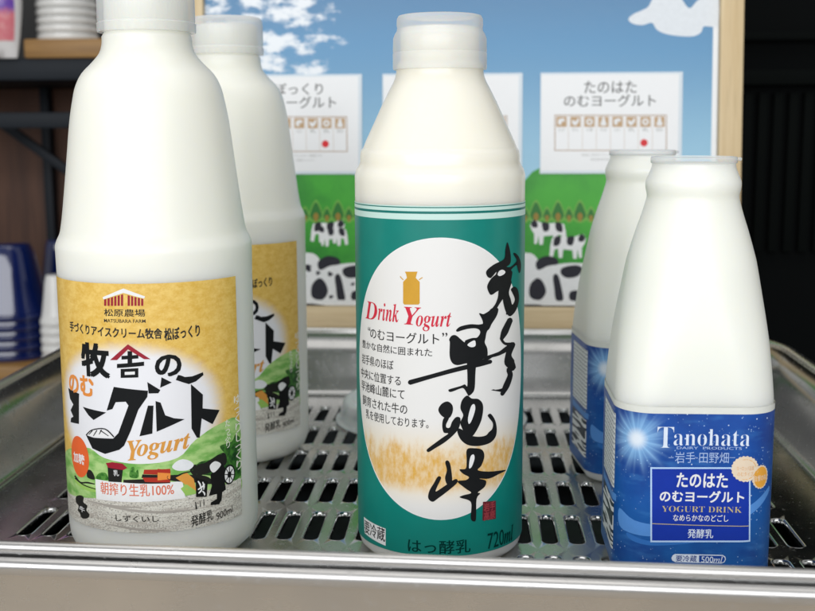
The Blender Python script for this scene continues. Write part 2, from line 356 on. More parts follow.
# label and poster artwork: outlines, lettering boxes and brush strokes in millimetres on each flat sheet
CENTRE_ART = [
["M","top",1.13,152.17],
["M","l1a",1.13,151.65],
["M","l1b",1.13,151.26],
["M","l2a",1.13,149.79],
["M","l2b",1.13,148.99],
["M","teal",1.13,146.49],
["M","bandlow",1.12,33.01],
["M","bandhigh",1.12,56.42],
["M","bottom",1.11,6.62],
["M","ovtop",1.53,139.23],
["M","ovbot",0.7,22.68],
["M","ovl",-42.6,89.42],
["M","ovr",45.36,89.38],
["P","gold",3,0,[[-13.37,125.59],[-7.97,125.8],[-8.35,124.69],[-8.73,123.22],[-7.09,121.66],[-7.11,114.7],[-7.11,113.01],[-7.64,112.41],[-13.69,112.11],[-14.25,112.67],[-14.2,121.37],[-12.51,123.06],[-12.82,124.52]]],
["S","gold",3,[[-13.95,122.23],[-13.98,122.4],[-14.15,122.52],[-14.4,122.7],[-14.65,122.9],[-14.85,123.07],[-14.98,123.21],[-15.08,123.36],[-15.17,123.5],[-15.23,123.6],[-15.41,123.65]],[[-14.06,122.11],[-14.25,122.11],[-14.42,122.23],[-14.67,122.41],[-14.93,122.62],[-15.16,122.81],[-15.32,122.99],[-15.44,123.16],[-15.53,123.31],[-15.59,123.41],[-15.55,123.57]]],
["S","gold",3,[[-7.37,122.4],[-7.2,122.39],[-7.04,122.5],[-6.82,122.67],[-6.58,122.85],[-6.39,122.99],[-6.23,123.09],[-6.09,123.17],[-5.97,123.24],[-5.88,123.28],[-5.82,123.44]],[[-7.46,122.51],[-7.42,122.68],[-7.26,122.79],[-7.04,122.96],[-6.8,123.14],[-6.59,123.29],[-6.42,123.4],[-6.27,123.49],[-6.14,123.55],[-6.06,123.6],[-5.89,123.57]]],
["T","red",3,"𝑫",-36.12,-27.56,104.15,111.6,0,0],
["T","red",3,"𝒓𝒊𝒏𝒌",-27.17,-16.21,104.49,112.1,0,0],
["T","red",3,"𝒀",-13.83,-6.53,104.0,111.25,0,0],
["T","red",3,"𝒐𝒈𝒖𝒓𝒕",-8.72,5.69,101.59,109.23,0,0],
["T","ink",3,"“",-34.06,-32.29,99.21,100.88,0.3,0],
["T","ink",3,"のむヨーグルト",-32.36,0.79,96.21,100.82,0.3,0],
["T","ink",3,"”",1.98,4.1,99.45,101.06,0.3,0],
["T","ink",3,"豊かな自然に囲まれた",-39.44,-2.07,91.18,94.63,0.25,0],
["T","ink",3,"岩手県のほぼ",-39.99,-18.92,84.36,88.56,0.25,0],
["T","ink",3,"中央に位置する",-41.05,-15.52,78.14,82.35,0.25,0],
["T","ink",3,"早池峰山麓にて",-40.78,-13.82,72.56,76.93,0.25,0],
["T","ink",3,"飼育された牛の",-39.7,-12.64,66.34,70.8,0.25,0],
["T","ink",3,"乳を使用しております。",-36.56,-3.59,61.1,65.16,0.25,0],
["P","white",2,0,[[-39.81,16.2],[-23.67,15.42],[-23.75,7.81],[-39.27,9.08]]],
["T","ink",3,"要冷蔵",-39.02,-24.05,9.39,15.35,0.6,0],
["T","inkteal",3,"はっ酵乳",-12.57,14.04,7.44,13.33,0.5,0],
["T","inkteal",3,"720𝒎𝒍",22.22,38.82,7.23,14.38,0.3,0],
["P","black",4,1,[[32.08,136.42],[33.32,134.76],[34.52,131.32],[34.58,127.96],[32.58,126.65],[29.16,126.29],[26.29,125.19],[24.19,123.44],[22.81,122.51],[21.29,123.2],[20.58,125.02],[21.88,126.55],[25.09,128.16],[29.12,129.25],[30.65,130.53],[30.95,133.47]]],
["P","black",4,1,[[26.28,125.71],[29.69,126.91],[33.83,126.01],[38.02,127.25],[39.62,128.44],[37.19,130.7],[36.73,131.64],[38.73,131.31],[41.78,129.5],[44.47,126.57],[44.1,123.57],[42.37,122.7],[40.77,124.7],[39.33,126.36],[35.17,124.91],[36.02,123.7],[35.24,120.78],[33.96,117.91],[32.12,116.76],[28.73,117.11],[26.18,116.68],[23.79,115.63],[22.41,116.04],[21.15,118.94],[22.19,121.22],[23.73,122.73],[25.61,123.91]]],
["P","white",4.6,1,[[26.5,123.69],[27.29,124.96],[29.17,125.39],[30.96,124.49],[30.29,123.51],[27.72,122.92]]],
["P","black",4,1,[[27.68,117.8],[32.48,116.95],[31.55,115.02],[28.79,112.47],[26.74,110.29],[24.34,106.8],[23.43,103.53],[21.63,101.09],[18.85,102.23],[19.26,104.42],[18.58,106.34],[17.48,108.49],[19.84,107.94],[22.92,109.46],[25.25,111.48],[26.7,114.17]]],
["P","black",4,1,[[33.92,120.54],[35.53,119.62],[33.61,115.7],[34.97,112.53],[36.26,110.1],[38.33,112.11],[36.03,115.27],[35.04,116.67],[37.45,117.52],[40.43,116.4],[42.21,113.89],[42.3,110.67],[39.42,107.25],[34.82,105.44],[32.01,107.16],[30.23,110.82],[29.64,113.88],[30.73,116.01],[32.09,118.86]]],
["P","black",4,1,[[5.08,96.92],[4.81,98.27],[5.81,99.79],[7.49,99.95],[9.53,98.26],[11.11,96.91],[11.59,97.69],[14.42,98.47],[16.6,98.52],[17.94,100.18],[17.63,101.55],[15.85,102.36],[12.98,102.4],[10.2,101.87],[8.16,101.34],[7.68,102.1],[9.51,103.51],[13.68,104.18],[17.32,103.8],[19.99,103.93],[22.16,102.65],[20.97,100.05],[20.58,98.05],[20.2,96.05],[21.41,93.55],[21.44,90.13],[18.92,89.22],[15.55,88.15],[11.63,88.08],[8.19,87.57],[6.03,88.65],[5.02,91.52]]],
["P","white",4.6,1,[[12.44,95.96],[14.42,97.19],[15.73,97.23],[15.88,95.19],[14.43,94.68],[13.01,95.11]]],
["P","black",4,1,[[17.52,108.17],[18.8,107.74],[21.95,108.9],[23.59,109.97],[26.93,109.64],[26.41,106.98],[23.81,103.85],[22.16,102.25],[19.84,103.4],[19.43,105.6]]],
["P","black",4,1,[[12.47,88.84],[15.92,88.74],[15.87,82.81],[15.68,78.03],[14.95,75.9],[13.09,74.54],[12.16,75.77],[10.97,77.63],[9.58,77.84],[5.51,76.5],[4.5,77.27],[5.51,77.86],[9.58,78.86],[11.31,79.45],[12.36,78.63],[12.42,83.06]]],
["S","black",4,[[-12.06,79.36],[-11.16,79.04],[-9.4,79.67],[-6.93,80.56],[-4.2,81.51],[-1.59,82.35],[0.89,83.07],[3.44,83.76],[5.98,84.39],[8.43,84.94],[10.84,85.39],[13.26,85.76],[15.58,86.05],[17.67,86.29],[19.5,86.53],[21.12,86.76],[22.45,86.95],[23.43,87.06],[23.98,87.6]],[[-12.3,80.13],[-11.74,80.97],[-9.96,81.57],[-7.46,82.37],[-4.69,83.24],[-2.06,84.04],[0.42,84.79],[2.96,85.53],[5.5,86.22],[7.96,86.8],[10.38,87.29],[12.8,87.71],[15.09,88.06],[17.15,88.33],[18.98,88.52],[20.61,88.61],[21.97,88.66],[22.95,88.71],[23.79,88.27]]],
["S","black",4,[[15.79,87.85],[16.22,87.64],[17.2,87.83],[18.65,88.08],[20.22,88.35],[21.52,88.59],[22.43,88.84],[23.12,89.14],[23.62,89.39],[23.98,89.55],[24.11,89.83]],[[15.66,88.22],[15.91,88.58],[16.88,88.79],[18.3,89.09],[19.82,89.4],[21.05,89.66],[21.91,89.84],[22.6,89.98],[23.15,90.1],[23.55,90.2],[23.94,90.09]]],
["S","black",4,[[37.54,109.69],[35.35,109.93],[34.76,109.72],[33.92,109.42],[33.04,109.07],[32.3,108.74],[31.89,108.29],[31.79,107.73],[31.82,107.23],[31.74,106.94],[31.74,106.63]],[[38.95,108.76],[38.66,107.66],[37.99,107.45],[37.09,107.13],[36.18,106.78],[35.48,106.49],[34.76,106.38],[33.86,106.41],[33.04,106.44],[32.58,106.4],[32.08,106.41]]],
["S","black",4,[[34.56,104.9],[32.91,104.66],[32.19,103.87],[31.14,102.74],[30.07,101.52],[29.22,100.44],[28.71,99.45],[28.42,98.45],[28.22,97.58],[28.01,97.01],[28.28,96.31]],[[36.11,104.3],[36.7,103.18],[36.01,102.35],[35.1,101.13],[34.14,99.82],[33.29,98.7],[32.38,97.86],[31.37,97.15],[30.5,96.57],[29.98,96.13],[29.06,95.96]]],
["S","black",4,[[28.61,96.55],[28.52,96.06],[28.8,95.72],[29.23,95.19],[29.9,94.55],[30.92,93.95],[32.33,93.44],[34.07,92.91],[35.82,92.42],[37.08,92.09],[38.57,92.37]],[[29.14,96.72],[29.85,96.48],[30.15,96.13],[30.54,95.65],[31.0,95.21],[31.58,94.88],[32.68,94.61],[34.33,94.39],[36.08,94.18],[37.4,93.98],[38.7,93.13]]],
["S","black",4,[[19.77,89.55],[20.23,89.31],[21.53,89.42],[23.49,89.52],[25.71,89.65],[27.71,89.85],[29.31,90.12],[30.76,90.4],[32.07,90.68],[33.32,90.97],[34.73,91.29],[36.25,91.58],[37.65,91.82],[38.67,91.98],[39.21,92.96]],[[19.66,89.93],[19.94,90.27],[21.21,90.47],[23.09,90.76],[25.16,91.08],[26.94,91.36],[28.23,91.68],[29.3,92.11],[30.32,92.57],[31.44,92.97],[32.67,93.34],[33.92,93.75],[35.05,94.11],[35.9,94.35],[38.02,93.92]]],
["S","black",4,[[36.42,93.91],[34.61,93.75],[34.03,93.15],[33.17,92.27],[32.32,91.21],[31.77,90.07],[31.41,88.97],[31.06,87.87],[30.9,86.78],[31.22,85.58],[32.45,84.39],[33.99,83.66],[35.02,83.41],[35.2,83.87],[35.73,84.35],[35.15,84.33],[33.84,84.23],[32.51,83.57],[32.45,82.43],[32.88,81.67],[33.17,81.16],[33.22,80.71],[32.86,80.05],[32.2,79.19],[31.41,78.26],[30.7,77.36],[30.09,76.39],[29.52,75.33],[29.0,74.37],[28.59,73.71],[28.84,72.92]],[[38.12,93.23],[38.73,92.07],[38.06,91.47],[37.15,90.63],[36.36,89.73],[35.94,88.97],[36.16,88.25],[36.93,87.43],[37.87,86.66],[38.42,86.18],[38.4,85.89],[38.64,85.22],[39.34,84.22],[39.95,82.77],[38.19,81.91],[36.64,81.9],[35.88,81.94],[36.07,82.11],[36.21,82.29],[36.55,81.82],[37.1,80.88],[37.2,79.76],[36.75,78.69],[36.12,77.62],[35.39,76.57],[34.62,75.59],[33.62,74.69],[32.44,73.84],[31.4,73.11],[30.75,72.57],[29.69,72.47]]],
["P","black",4,0,[[32.59,75.8],[27.48,75.58],[23.46,75.8],[24.75,76.05],[28.65,74.36],[31.52,73.89]]],
["P","black",4,1,[[0.44,69.25],[1.84,71.65],[4.18,72.59],[6.06,71.1],[6.35,68.5],[5.13,65.85],[3.25,65.69],[1.37,67.05]]],
["P","black",4,1,[[2.31,64.93],[3.43,66.27],[4.84,65.85],[3.62,62.99],[3.81,61.64],[5.13,61.7],[6.07,64.09],[7.78,65.95],[9.51,65.28],[9.04,61.64],[7.03,58.84],[3.25,55.56],[-0.51,53.13],[-3.53,51.2],[-4.39,52.04],[-2.86,53.55],[1.84,57.21],[4.47,59.11],[2.69,59.53],[2.03,62.04]]],
["P","black",4,1,[[10.17,72.84],[12.31,74.72],[14.32,73.32],[17.42,72.74],[19.48,70.11],[19.29,65.77],[18.02,62.04],[15.21,57.78],[13.38,57.46],[11.28,59.08],[9.91,61.79],[9.51,63.74],[10.67,66.56],[9.5,69.52]]],
["P","white",4.6,1,[[14.03,69.97],[15.45,70.81],[15.88,68.56],[14.46,64.34],[13.15,62.71],[12.75,65.26]]],
["P","black",4,1,[[8.27,61.1],[10.4,60.4],[12.37,58.32],[16.98,56.91],[20.8,56.92],[22.51,58.14],[24.17,59.26],[24.52,61.65],[22.35,64.4],[21.87,65.44],[23.39,65.81],[25.62,62.94],[26.68,59.34],[26.2,55.79],[23.26,53.52],[18.07,52.88],[13.39,53.57],[10.31,55.56],[8.56,58.48]]],
["P","black",4,1,[[3.26,47.01],[4.39,47.67],[5.44,45.5],[6.11,38.63],[4.21,37.32],[3.17,40.18],[3.92,43.59]]],
["P","black",4,1,[[0.24,40.87],[1.56,40.29],[0.05,36.75],[-0.61,34.48],[2.32,36.37],[6.59,39.3],[8.13,39.52],[8.13,37.95],[4.21,34.57],[0.43,31.65],[-1.95,30.02],[-3.76,31.53],[-3.27,34.7],[-1.46,37.9]]],
["P","black",4,1,[[12.3,51.92],[15.44,52.2],[19.17,51.08],[20.3,48.08],[18.88,44.35],[17.27,42.59],[22.65,41.21],[32.61,39.92],[27.68,38.99],[22.67,38.14],[17.94,38.87],[21.16,37.5],[20.61,35.01],[17.32,33.03],[18.41,32.38],[16.7,30.14],[16.53,21.93],[15.59,20.66],[14.13,22.23],[14.42,28.15],[13.08,30.17],[9.31,31.68],[10.97,32.54],[14.29,33.2],[11.76,35.33],[8.32,38.62],[11.95,38.95],[13.24,40.1],[10.75,41.69],[9.18,43.66],[11.83,43.86],[12.22,47.05]]],
["P","white",4.6,1,[[13.42,46.75],[14.12,49.12],[15.35,49.48],[15.67,47.69],[14.55,44.58],[13.33,43.82]]],
["P","stamp",4,0,[[19.75,28.6],[26.47,27.86],[26.55,19.91],[19.58,20.46]]],
["T","stampink",5,"岩手",20.22,25.98,24.05,27.85,1,0],
["T","stampink",5,"高原",20.24,26.02,20.24,23.85,1,0],
]
FARM_ART = [
["M","top",12.53,122.51],
["M","bottom",8.71,18.6],
["M","field",9.69,45.02],
["M","path",9.34,35.69],
["M","glowc",4.04,75.37],
["M","glowr",37.79,71.84],
["M","glowt",5.01,100.03],
["M","right",56.98,66.9],
["P","white",2,0,[[-10.95,116.34],[-1.78,120.14],[6.73,116.9],[6.35,116.01],[-1.86,118.36],[-10.59,115.46]]],
["P","crimson",2,0,[[-10.29,115.47],[-9.27,115.76],[-9.41,112.91],[-10.42,112.87]]],
["P","crimson",2,0,[[-8.75,115.91],[-7.75,116.19],[-7.91,112.96],[-8.89,112.93]]],
["P","crimson",2,0,[[-7.24,116.34],[-6.27,116.62],[-6.44,113.01],[-7.4,112.98]]],
["P","crimson",2,0,[[-5.77,116.76],[-4.81,117.03],[-5.0,113.05],[-5.94,113.02]]],
["P","crimson",2,0,[[-4.32,117.17],[-3.38,117.44],[-3.58,113.08],[-4.51,113.06]]],
["P","crimson",2,0,[[-2.9,117.57],[-1.97,117.83],[-2.18,113.1],[-3.1,113.08]]],
["P","crimson",2,0,[[-0.15,117.43],[0.74,117.21],[0.56,113.12],[-0.33,113.11]]],
["P","crimson",2,0,[[1.19,117.1],[2.07,116.89],[1.92,113.12],[1.03,113.12]]],
["P","crimson",2,0,[[2.52,116.77],[3.39,116.56],[3.25,113.11],[2.37,113.12]]],
["P","crimson",2,0,[[3.84,116.44],[4.71,116.22],[4.58,113.1],[3.71,113.11]]],
["P","crimson",2,0,[[5.16,116.1],[6.02,115.87],[5.91,113.08],[5.04,113.09]]],
["T","ink",3,"松原農場",-10.57,6.47,108.72,111.76,0.5,0],
["T","ink",3,"MATSUBARA FARM",-10.74,6.52,106.21,107.64,0.2,0],
["T","ink",3,"手づくりアイスクリーム牧舎",-31.05,12.84,100.19,104.34,1.0,-0.03],
["T","ink",3,"松ぼっくり",13.71,28.28,98.94,104.0,1.3,0.05],
["T","black",3,"牧",-23.39,-9.53,83.55,96.88,1.6,0],
["T","black",3,"の",9.78,19.81,84.12,92.6,1.6,0],
["P","crimson",4,0,[[-8.8,90.8],[-0.85,97.52],[7.89,91.34],[5.36,91.4],[-0.93,95.46],[-5.76,90.93]]],
["P","black",3,0,[[-5.84,89.33],[5.32,90.37],[5.25,88.68],[-5.92,87.63]]],
["P","black",3,0,[[-3.73,92.69],[3.15,93.21],[3.09,91.71],[-3.79,91.18]]],
["P","black",3,0,[[-1.15,94.71],[0.72,94.72],[0.49,89.27],[-1.39,89.26]]],
["P","black",3,0,[[-4.36,87.31],[2.93,87.77],[2.78,83.9],[-4.52,83.62]]],
["P","white",4,0,[[-2.67,86.12],[1.49,86.36],[1.44,85.13],[-2.72,84.9]]],
["T","orange",3,"のむ",-34.26,-17.67,74.86,83.04,1.4,0],
["P","black",3,0,[[-35.67,75.96],[-26.49,75.04],[-26.84,72.85],[-27.76,61.99],[-35.05,61.41],[-34.33,63.33],[-32.01,64.36],[-34.4,66.67],[-31.46,69.66],[-34.27,71.61]]],
["P","black",3,0,[[-24.42,69.82],[-11.71,68.86],[-18.33,65.02],[-21.09,66.7]]],
["P","black",3,0,[[-7.69,79.8],[6.4,78.36],[6.03,75.81],[2.24,70.54],[-1.23,61.72],[-4.32,55.39],[-6.5,53.55],[-13.2,51.27],[-19.74,52.81],[-23.23,58.04],[-18.8,57.51],[-9.06,58.11],[-6.57,60.57],[-1.74,72.22],[-2.82,73.81],[-7.18,73.45],[-8.76,70.5],[-11.46,69.64]]],
["P","black",3,0,[[6.27,81.96],[11.3,78.44],[10.44,77.16],[6.63,77.21]]],
["P","black",3,0,[[11.95,83.71],[15.96,81.27],[11.25,79.39]]],
["P","black",3,0,[[6.16,72.19],[8.35,72.12],[7.82,65.46],[7.45,60.49],[2.25,59.45]]],
["P","black",3,0,[[9.23,73.98],[11.2,73.22],[12.83,67.87],[16.26,66.35],[20.63,65.52],[9.21,61.18]]],
["P","black",3,0,[[23.73,79.85],[28.76,74.78],[28.46,69.02],[36.58,66.97],[32.81,61.59],[27.9,64.84],[26.7,56.86],[25.5,57.04],[23.37,61.23]]],
["P","black",3,0,[[17.56,82.19],[18.56,84.19],[19.67,83.9],[21.34,83.07],[24.42,83.03],[29.09,84.17],[29.36,82.98],[25.92,80.74],[22.86,79.95],[20.32,80.98]]],
["P","white",4,0,[[-22.64,58.33],[-19.24,60.65],[-12.64,61.67],[-8.9,59.08],[-9.35,58.47],[-18.78,57.9]]],
["S","black",5,[[-23.02,57.88],[-22.68,57.96],[-22.08,58.48],[-21.28,59.21],[-20.3,59.95],[-19.14,60.53],[-17.63,61.02],[-15.86,61.44],[-14.15,61.68],[-12.74,61.63],[-11.56,61.13],[-10.47,60.27],[-9.55,59.36],[-8.9,58.73],[-8.67,58.72]],[[-23.22,57.98],[-23.2,58.21],[-22.59,58.73],[-21.74,59.48],[-20.65,60.3],[-19.34,60.96],[-17.73,61.48],[-15.9,61.92],[-14.09,62.17],[-12.53,62.1],[-11.21,61.54],[-10.07,60.63],[-9.14,59.71],[-8.5,59.08],[-8.51,58.86]]],
["S","black",5,[[-19.2,60.52],[-19.44,60.47],[-19.63,60.3],[-19.9,60.07],[-20.2,59.8],[-20.49,59.55],[-20.77,59.29],[-21.06,59.01],[-21.33,58.76],[-21.51,58.59],[-21.53,58.46]],[[-19.06,60.43],[-19.08,60.25],[-19.26,60.08],[-19.53,59.85],[-19.83,59.59],[-20.11,59.33],[-20.41,59.09],[-20.73,58.83],[-21.03,58.6],[-21.23,58.43],[-21.42,58.39]]],
["S","black",5,[[-16.72,61.02],[-16.94,60.94],[-17.12,60.71],[-17.37,60.38],[-17.66,60.01],[-17.94,59.66],[-18.21,59.3],[-18.48,58.92],[-18.73,58.58],[-18.91,58.35],[-18.89,58.22]],[[-16.56,60.96],[-16.54,60.78],[-16.71,60.55],[-16.97,60.22],[-17.25,59.85],[-17.53,59.5],[-17.81,59.16],[-18.12,58.79],[-18.4,58.46],[-18.59,58.23],[-18.77,58.17]]],
["S","black",5,[[-14.35,61.47],[-14.55,61.38],[-14.67,61.21],[-14.83,60.95],[-15.02,60.67],[-15.19,60.4],[-15.36,60.13],[-15.53,59.83],[-15.68,59.57],[-15.78,59.39],[-15.75,59.27]],[[-14.19,61.41],[-14.16,61.24],[-14.27,61.07],[-14.43,60.81],[-14.61,60.53],[-14.79,60.26],[-14.97,59.99],[-15.17,59.72],[-15.35,59.47],[-15.48,59.29],[-15.63,59.23]]],
["S","black",5,[[-15.13,61.05],[-15.09,60.88],[-14.73,60.71],[-14.23,60.47],[-13.67,60.19],[-13.14,59.92],[-12.62,59.66],[-12.06,59.39],[-11.57,59.15],[-11.23,58.98],[-11.08,59.0]],[[-15.02,61.19],[-14.81,61.23],[-14.45,61.06],[-13.95,60.81],[-13.39,60.53],[-12.87,60.27],[-12.36,59.99],[-11.83,59.69],[-11.36,59.42],[-11.03,59.23],[-11.0,59.11]]],
["T","ochre",3,"𝒀",-2.93,2.95,49.43,57.72,0.4,0.1],
["T","ochre",3,"𝒐𝒈𝒖𝒓𝒕",0.93,22.61,50.07,58.34,0.4,0.1],
["P","field",1,1,[[-50.06,43.54],[-24.8,52.61],[-13.69,49.48],[1.72,47.78],[17.09,49.49],[24.86,56.13],[36.33,60.98],[72.8,59.36],[72.86,30.67],[51.23,34.56],[38.0,34.15],[28.09,33.72],[19.82,32.94],[-7.45,33.02],[-50.21,28.49]]],
["P","white",1.4,0,[[-18.98,39.84],[1.4,39.74],[18.8,39.5],[19.79,32.09],[1.07,31.65],[-18.96,31.24]]],
["T","salmon",3,"朝搾り生乳100%",-16.26,15.2,33.99,39.31,0.6,0],
["E","redorange",2,-28.88,47.7,6.76,8.84],
["T","white",3,"加糖",-33.58,-25.08,44.78,49.13,0.8,0],
["P","crimson",3,0,[[-13.02,47.44],[-9.81,48.12],[-5.37,47.8],[-3.35,46.07],[-5.1,45.07],[-12.07,45.62]]],
["P","soot",2.5,0,[[-12.23,45.83],[-5.24,45.6],[-6.13,39.82],[-12.12,39.63]]],
["T","white",3,"乳",-9.62,-7.15,42.34,44.87,0.3,0],
["P","leaf",2,1,[[-18.4,40.08],[-16.78,42.61],[-13.52,43.17],[-12.28,41.46],[-12.35,40.22]]],
["P","leaf",2,1,[[-2.52,42.28],[-1.99,45.73],[-0.6,46.52],[-0.17,44.24],[1.0,45.4],[1.01,41.97]]],
["P","soot",2.2,0,[[-5.29,40.94],[3.79,41.42],[13.89,40.27],[13.85,39.12],[-5.35,39.71]]],
["P","barn",2.4,0,[[3.58,45.39],[14.07,45.23],[13.98,42.71],[3.13,43.49]]],
["P","soot",2.3,0,[[2.76,43.41],[13.98,42.64],[13.93,41.34],[2.34,41.89]]],
["P","barn",2.4,0,[[2.71,42.04],[13.94,41.64],[13.86,39.5],[3.74,40.2]]],
["P","fieldlight",1.6,1,[[-33.85,37.46],[-26.48,36.34],[-19.16,35.94],[-19.27,34.14],[-26.66,34.11],[-33.17,35.65]]],
["S","soot",1.8,[[-33.87,37.25],[-33.82,37.08],[-32.43,36.86],[-30.61,36.46],[-28.64,36.02],[-26.71,35.69],[-24.62,35.53],[-22.42,35.44],[-20.53,35.36],[-19.28,35.27],[-19.05,35.37]],[[-33.61,37.43],[-33.2,37.53],[-31.83,37.3],[-30.04,36.92],[-28.13,36.51],[-26.31,36.19],[-24.33,36.01],[-22.2,35.88],[-20.34,35.77],[-19.1,35.67],[-18.98,35.53]]],
["S","soot",1.8,[[-33.9,38.35],[-34.02,38.04],[-33.22,37.67],[-32.12,37.1],[-30.85,36.54],[-29.47,36.22],[-27.99,36.28],[-26.53,36.55],[-25.2,36.85],[-24.03,37.05],[-22.81,37.16],[-21.52,37.25],[-20.4,37.32],[-19.65,37.34],[-19.39,37.48]],[[-33.4,38.61],[-32.78,38.68],[-32.02,38.29],[-31.02,37.72],[-29.91,37.18],[-28.85,36.9],[-27.77,36.97],[-26.52,37.25],[-25.18,37.6],[-23.86,37.85],[-22.56,37.92],[-21.3,37.9],[-20.22,37.85],[-19.48,37.82],[-19.32,37.67]]],
["P","soot",2,1,[[-23.56,42.72],[-21.51,43.3],[-19.81,41.79],[-19.44,39.53],[-23.77,39.81]]],
["P","soot",2,1,[[-33.35,29.29],[-29.69,30.79],[-26.95,30.6],[-27.4,28.31],[-24.7,27.3],[-25.47,25.18],[-23.56,23.61],[-25.13,21.72],[-29.14,20.97],[-30.75,22.8],[-32.26,23.61],[-31.39,25.81],[-33.63,26.84]]],
["T","white",3,"牛",-30.59,-26.73,23.69,26.1,0.8,0],
["T","soot",3,"しずくいし",-9.5,8.74,22.98,25.76,0.4,0],
["T","dust",3,"S H I Z U K U I S H I",-9.06,8.99,20.58,21.9,0.1,0],
["S","dust",1.7,[[-15.39,28.84],[-15.26,28.72],[-12.28,28.58],[-8.28,28.2],[-4.04,27.69],[-0.17,27.26],[3.61,27.08],[7.53,26.98],[11.0,26.86],[13.41,26.68],[13.51,26.77]],[[-15.35,29.0],[-15.16,29.12],[-12.16,29.09],[-8.12,28.94],[-3.86,28.66],[-0.03,28.34],[3.69,28.04],[7.57,27.67],[11.02,27.29],[13.42,26.99],[13.52,26.89]]],
["S","dust",1.7,[[-23.59,29.44],[-23.44,29.32],[-20.58,29.33],[-16.86,29.15],[-13.02,28.86],[-9.58,28.67],[-6.3,28.75],[-2.98,28.95],[-0.13,29.12],[1.82,29.16],[1.93,29.26]],[[-23.53,29.6],[-23.28,29.73],[-20.4,29.85],[-16.62,29.9],[-12.76,29.85],[-9.39,29.77],[-6.2,29.71],[-2.94,29.64],[-0.1,29.55],[1.84,29.47],[1.94,29.38]]],
["S","dust",1.7,[[-14.89,21.14],[-14.77,21.01],[-11.89,20.83],[-8.02,20.39],[-3.9,19.82],[-0.13,19.34],[3.56,19.1],[7.39,18.95],[10.77,18.78],[13.12,18.57],[13.23,18.65]],[[-14.85,21.29],[-14.66,21.41],[-11.76,21.34],[-7.84,21.13],[-3.7,20.79],[0.03,20.42],[3.65,20.06],[7.43,19.65],[10.79,19.21],[13.14,18.88],[13.23,18.77]]],
["S","dust",1.7,[[-3.68,27.58],[-3.56,27.47],[-1.02,27.36],[2.54,27.06],[6.45,26.68],[10.14,26.41],[13.84,26.39],[17.78,26.47],[21.36,26.5],[23.92,26.42],[24.02,26.51]],[[-3.67,27.74],[-3.52,27.85],[-0.97,27.85],[2.6,27.79],[6.51,27.65],[10.15,27.49],[13.81,27.35],[17.74,27.17],[21.33,26.94],[23.89,26.74],[24.01,26.64]]],
["P","leaf2",1.7,1,[[22.86,42.64],[26.12,46.36],[31.07,46.64],[35.57,48.06],[39.41,46.82],[36.17,51.44],[42.8,51.92],[45.22,54.5],[50.4,52.84],[55.58,57.12],[62.69,56.91],[61.04,39.43],[56.12,35.18],[48.19,35.85],[44.37,34.51],[38.06,37.7],[28.35,40.56]]],
["P","soot",1.9,1,[[22.19,45.43],[28.53,45.79],[37.97,48.32],[39.49,43.66],[35.35,41.86],[24.35,40.86]]],
["P","barn",2.4,0,[[8.99,45.59],[14.01,44.7],[14.11,43.47],[8.93,44.14]]],
["P","orange",2.3,0,[[8.93,43.99],[14.11,43.31],[13.88,40.88],[8.8,40.64]]],
["P","ochre",2.3,0,[[16.08,41.2],[20.59,42.96],[23.54,39.83],[24.52,34.25],[20.34,35.68],[19.67,38.08]]],
["P","fieldlight",2.4,0,[[17.97,36.37],[20.42,37.98],[24.14,34.7],[24.49,33.33],[19.88,33.27]]],
["S","soot",2.4,[[16.36,41.79],[16.55,41.71],[17.15,41.91],[17.97,42.19],[19.1,42.47],[20.64,42.69],[23.01,42.84],[26.11,42.89],[29.19,42.85],[31.39,42.77],[31.5,42.86]],[[16.29,41.97],[16.39,42.15],[16.98,42.36],[17.81,42.67],[18.97,42.99],[20.54,43.23],[22.94,43.34],[26.05,43.32],[29.14,43.2],[31.35,43.09],[31.48,42.98]]],
["P","cloud",2.1,1,[[14.78,45.93],[16.68,48.03],[19.29,48.73],[22.27,47.57],[23.74,45.59],[21.38,43.85],[16.92,44.18]]],
["P","soot",2.0,1,[[13.94,42.56],[26.73,40.85],[31.63,37.97],[31.56,36.03],[22.72,38.42],[13.86,40.27]]],
["P","blackcoat",3,0,[[34.33,44.19],[36.85,44.26],[38.69,41.09],[37.87,37.75],[38.65,32.03],[36.66,31.34],[36.16,28.06],[34.79,26.5],[30.64,27.06],[30.85,28.19],[33.79,29.1],[33.87,31.21],[30.02,31.27],[31.53,35.25],[31.01,40.04]]],
["P","white",4,1,[[30.99,44.32],[33.48,45.54],[36.35,43.75],[34.89,41.96],[32.6,40.81],[31.17,42.19]]],
["E","blackcoat",3.2,40.89,38.06,3.47,4.3],
["E","white",3.6,40.94,38.04,2.73,3.6],
["E","blackcoat",3.8,40.86,38.05,1.15,1.41],
["S","blackcoat",4.2,[[41.74,37.75],[41.89,37.62],[42.03,37.58],[42.22,37.52],[42.44,37.45],[42.65,37.38],[42.89,37.33],[43.15,37.28],[43.38,37.23],[43.55,37.19],[43.71,37.24]],[[41.75,37.88],[41.9,37.93],[42.04,37.91],[42.23,37.87],[42.45,37.83],[42.67,37.78],[42.9,37.71],[43.16,37.63],[43.4,37.55],[43.56,37.5],[43.72,37.37]]],
["S","blackcoat",4.2,[[41.4,37.02],[41.35,36.89],[41.44,36.74],[41.55,36.52],[41.67,36.26],[41.81,36.02],[41.97,35.77],[42.16,35.5],[42.33,35.26],[42.44,35.09],[42.63,34.99]],[[41.56,37.04],[41.74,36.94],[41.83,36.79],[41.98,36.57],[42.14,36.33],[42.29,36.09],[42.44,35.84],[42.59,35.57],[42.73,35.32],[42.83,35.14],[42.79,35.01]]],
